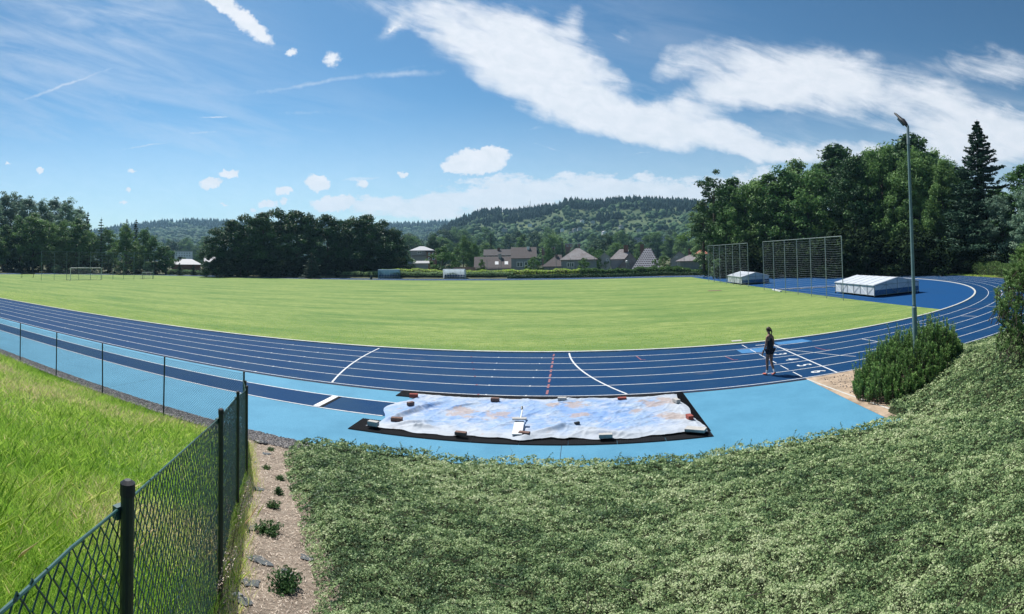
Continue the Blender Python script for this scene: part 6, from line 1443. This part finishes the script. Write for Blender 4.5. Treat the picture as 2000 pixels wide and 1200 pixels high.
# ---------------------------------------------------------------- hills and woods
SK_L = [(-300, 470), (150, 462), (215, 452), (240, 446), (290, 440), (330, 437), (380, 434), (420, 436), (470, 438), (560, 438), (640, 437), (690, 441), (740, 444), (800, 441), (860, 438), (950, 440), (1100, 445)]
SK_R = [(790, 505), (835, 468), (870, 446), (905, 428), (940, 418), (975, 413), (1000, 418), (1045, 411), (1085, 404), (1105, 394), (1150, 399), (1200, 394), (1260, 393), (1320, 397), (1360, 400), (1450, 408), (1700, 424), (2100, 440), (2500, 470)]
def hill(name, sk, d0, d1, power, zb, nA, nR, back=1.25):
    xs = np.array([p[0] for p in sk]); ys = np.array([p[1] for p in sk]); px = np.linspace(xs[0], xs[-1], nA); yt = np.interp(px, xs, ys)
    ang = np.array([math.atan2(*ray(a, b)[:2]) for a, b in zip(px, yt)]); el = np.array([ray(a, b)[2] for a, b in zip(px, yt)])
    R = np.concatenate([np.linspace(0, 1, nR), np.linspace(1.05, back, 6)]); A, T = np.meshgrid(np.arange(nA), R, indexing='ij')
    D = d0+(d1-d0)*T; zt = CAMH + el[A]*d1
    prof = np.where(T <= 1, T**power, 1-(T-1)*.6)
    X = np.sin(ang[A])*D; Yv = np.cos(ang[A])*D
    Z = zb + (zt-zb)*prof + (fbm(X/90, Yv/90, 4, 5)-.5)*22*np.clip(T*2, 0, 1)*np.clip((1.08-T)*3, 0, 1)
    o = np_mesh(name, np.stack([X, Yv, Z], -1).reshape(-1, 3), grid_faces(nA, len(R)), M['hillground'], smooth=True); o['kind'] = 'structure'
    def sample(n, tmin=0, tmax=1.02, r=rng):
        a = r.uniform(0, nA-1.001, n); t = r.uniform(tmin, tmax, n)
        ai = a.astype(int); fa = a-ai; e = el[ai]*(1-fa)+el[ai+1]*fa; an = ang[ai]*(1-fa)+ang[ai+1]*fa
        D_ = d0+(d1-d0)*t; x = np.sin(an)*D_; y = np.cos(an)*D_; zt_ = CAMH+e*d1; pr = np.where(t <= 1, t**power, 1-(t-1)*.6)
        z = zb+(zt_-zb)*pr + (fbm(x/90, y/90, 4, 5)-.5)*22*np.clip(t*2, 0, 1)*np.clip((1.08-t)*3, 0, 1)
        return x, y, z, t, px[0]+(px[-1]-px[0])*a/(nA-1)
    return sample
far_s = hill('far_hill', SK_L, 900, 1900, 1.0, 2, 90, 40)
near_s = hill('near_hill', SK_R, 420, 950, 1.15, -3, 120, 60)

def blobs_mesh(name, x, y, z, h, w, kindarr, label, conifer):
    n = len(x); r = rng
    if conifer:   # layered jagged cone: three skirts of seven points
        rings = []
        for (zz, rr) in ((.12, .50), (.34, .34), (.36, .44), (.58, .24), (.60, .32), (.8, .12)):
            a = np.arange(7)/7*2*np.pi + zz*3; rings.append(np.stack([np.cos(a)*rr, np.sin(a)*rr, np.full(7, zz)], 1))
        B = np.concatenate(rings+[np.array([[0, 0, 1.0]])]); F0 = []
        for k in range(5):
            for j in range(7): F0 += [(k*7+j, k*7+(j+1) % 7, (k+1)*7+(j+1) % 7), (k*7+j, (k+1)*7+(j+1) % 7, (k+1)*7+j)]
        for j in range(7): F0.append((35+j, 35+(j+1) % 7, 42))
        jit = .22
    else:
        import bmesh
        bm = bmesh.new(); bmesh.ops.create_icosphere(bm, subdivisions=2, radius=.5); B = np.array([v.co[:] for v in bm.verts]); F0 = [[v.index for v in f.verts] for f in bm.faces]; bm.free()
        B[:, 2] += .5; jit = .30
    F0 = np.array(F0); nb_ = len(B)
    sc = 1 + r.uniform(-jit, jit, (n, nb_, 1)); a = r.uniform(0, 6.28, n); ctr = np.array([0, 0, .5])
    P = (B[None]-ctr)*sc + ctr; ca, sa = np.cos(a)[:, None], np.sin(a)[:, None]
    X = (P[..., 0]*ca-P[..., 1]*sa)*w[:, None]+x[:, None]; Yv = (P[..., 0]*sa+P[..., 1]*ca)*w[:, None]+y[:, None]; Z = P[..., 2]*h[:, None]+z[:, None]-.8
    V = np.stack([X, Yv, Z], -1).reshape(-1, 3); F = (F0[None]+np.arange(n)[:, None, None]*nb_).reshape(-1, 3)
    tone = np.clip(np.repeat(kindarr, len(F0)) + r.normal(0, .13, len(F)), 0, 1)
    tag(np_mesh(name, V, F, M['conifer_far'] if conifer else M['wood_leaf'], rnd=tone), label, 'wood', kind='stuff')
def wood(sample, nm, n, dn, cut=True):
    x, y, z, t, px = sample(n, .0, 1.02)
    f = fbm(x/70, y/70, 3, 8); conz = t*1.05 + .7*(f-.5) - .08
    if cut: conz = conz + np.where(px > 1300, .1, 0)
    con = conz > .66
    clear = cut & (t > .22) & (t < .72) & (px > 860) & (px < 1330) & (fbm(x/34, y/34, 3, 18) > .47)
    keep = ~(clear & (rng.random(n) < .42))
    c = con & keep & ~clear; l = (~con | clear) & keep
    k1, k2 = rng.uniform(.75, 1.3, c.sum()), rng.uniform(.55, 1.25, l.sum())
    sm = np.where(clear[l], .55, 1.0)
    blobs_mesh(f'{nm}_conifers', x[c], y[c], z[c], 16*k1*dn, 8.5*k1*dn, np.clip(.4+rng.normal(0, .2, c.sum()), 0, 1), f'dark conifers on the {nm.replace("_", " ")}', True)
    blobs_mesh(f'{nm}_leafy_wood', x[l], y[l], z[l], 11*k2*dn*sm, 12*k2*dn*sm, np.clip(.42+.6*(fbm(x[l]/40, y[l]/40, 2, 3)-.5)+rng.normal(0, .18, l.sum()), 0, 1), f'leafy wood on the {nm.replace("_", " ")}', False)
wood(near_s, 'near_hill', 13000, .70); wood(far_s, 'far_hill', 9000, 1.15, False)
# cottages on the hill
for i, (px, py, d) in enumerate([(1137, 430, 700), (1158, 431, 705), (1213, 440, 640), (1098, 446, 600), (1122, 447, 590), (1132, 444, 600), (1035, 437, 660), (1066, 441, 620), (985, 446, 600), (1180, 452, 560), (1115, 452, 570), (1248, 447, 600), (950, 452, 560)]):
    a_ = at(px, py, d); w_ = random.uniform(4.2, 6)*.8*d/650; root = empty('cottage', (a_.x, a_.y, a_.z-2.5), random.uniform(-.5, .5), ['white gabled cottage highest on the hillside, the left one of a pair', 'white cottage, right one of the highest pair on the hillside', 'cottage with a pale roof beside the brightest meadow of the hillside', 'small brown garden cottage, leftmost of the cluster in mid slope', 'small grey garden cottage low in the cluster in mid slope', 'small dark garden cottage, rightmost of the cluster in mid slope', 'small cottage on the meadow left of the hillside cluster', 'cottage between the left meadow and the hillside cluster', 'tiny cottage low on the left slope', 'cottage just below the bright meadow', 'cottage below the cluster of garden cottages', 'tiny cottage at the right end of the hillside meadows', 'leftmost tiny cottage near the foot of the hill'][i], 'cottage', 'cottages scattered over the hillside')
    root.scale = (1.25, 1.0, .62)
    MB().prism([(-w_/2, -2.5), (w_/2, -2.5), (w_/2, 2.5), (-w_/2, 2.5)], -3, 2.6).add([(-w_/2, -2.5, 2.6), (w_/2, -2.5, 2.6), (0, -2.5, 4.6)], [(0, 1, 2)]).build('wall', M['wall_light'] if i % 3 else M['white'], root)
    MB().add([(-w_/2-.3, -2.8, 2.4), (0, -2.8, 4.8), (0, 2.8, 4.8), (-w_/2-.3, 2.8, 2.4), (w_/2+.3, -2.8, 2.4), (w_/2+.3, 2.8, 2.4)], [(0, 1, 2, 3), (1, 4, 5, 2)]).build('roof', [M['roof_pale'], M['roof_brown'], M['roof_dark']][i % 3], root)
a_ = at(1036, 418, 940); tp = at(1036, 393, 940); q = MB()
for (sx, sy) in ((-1, -1), (1, -1), (1, 1), (-1, 1)): q.tube([(sx*.9, sy*.9, -8), (sx*.35, sy*.35, tp.z-a_.z)], .16, 4)
for i in range(9):
    z1 = i*(tp.z-a_.z)/9; s1 = .9-.55*i/9; q.tube([(-s1, -s1, z1), (s1, s1, z1+2)], .1, 3).tube([(s1, -s1, z1), (-s1, s1, z1+2)], .1, 3)
q.tube([(0, 0, tp.z-a_.z-1), (0, 0, tp.z-a_.z+4)], .12, 4); o = q.build('radio_mast', M['galv']); o.location = a_; tag(o, 'thin lattice radio mast on the crest of the wooded hill', 'mast')

# ---------------------------------------------------------------- air
def haze():
    o = MB().box((0, 900, 140), (4400, 3000, 310)).build('haze', None); m = bpy.data.materials.new('haze'); m.use_nodes = True; nt = m.node_tree
    nt.nodes.clear(); out = nt.nodes.new('ShaderNodeOutputMaterial'); v = nt.nodes.new('ShaderNodeVolumePrincipled')
    v.inputs['Color'].default_value = (.42, .74, 1.0, 1); v.inputs['Density'].default_value = HAZE; v.inputs['Anisotropy'].default_value = .2
    nt.links.new(v.outputs[0], out.inputs['Volume']); o.data.materials.append(m); o['kind'] = 'stuff'; o['label'] = 'thin blue summer haze over the valley'
HAZE = .00017
haze()
SC.cycles.volume_step_rate = 4; SC.cycles.volume_max_steps = 64
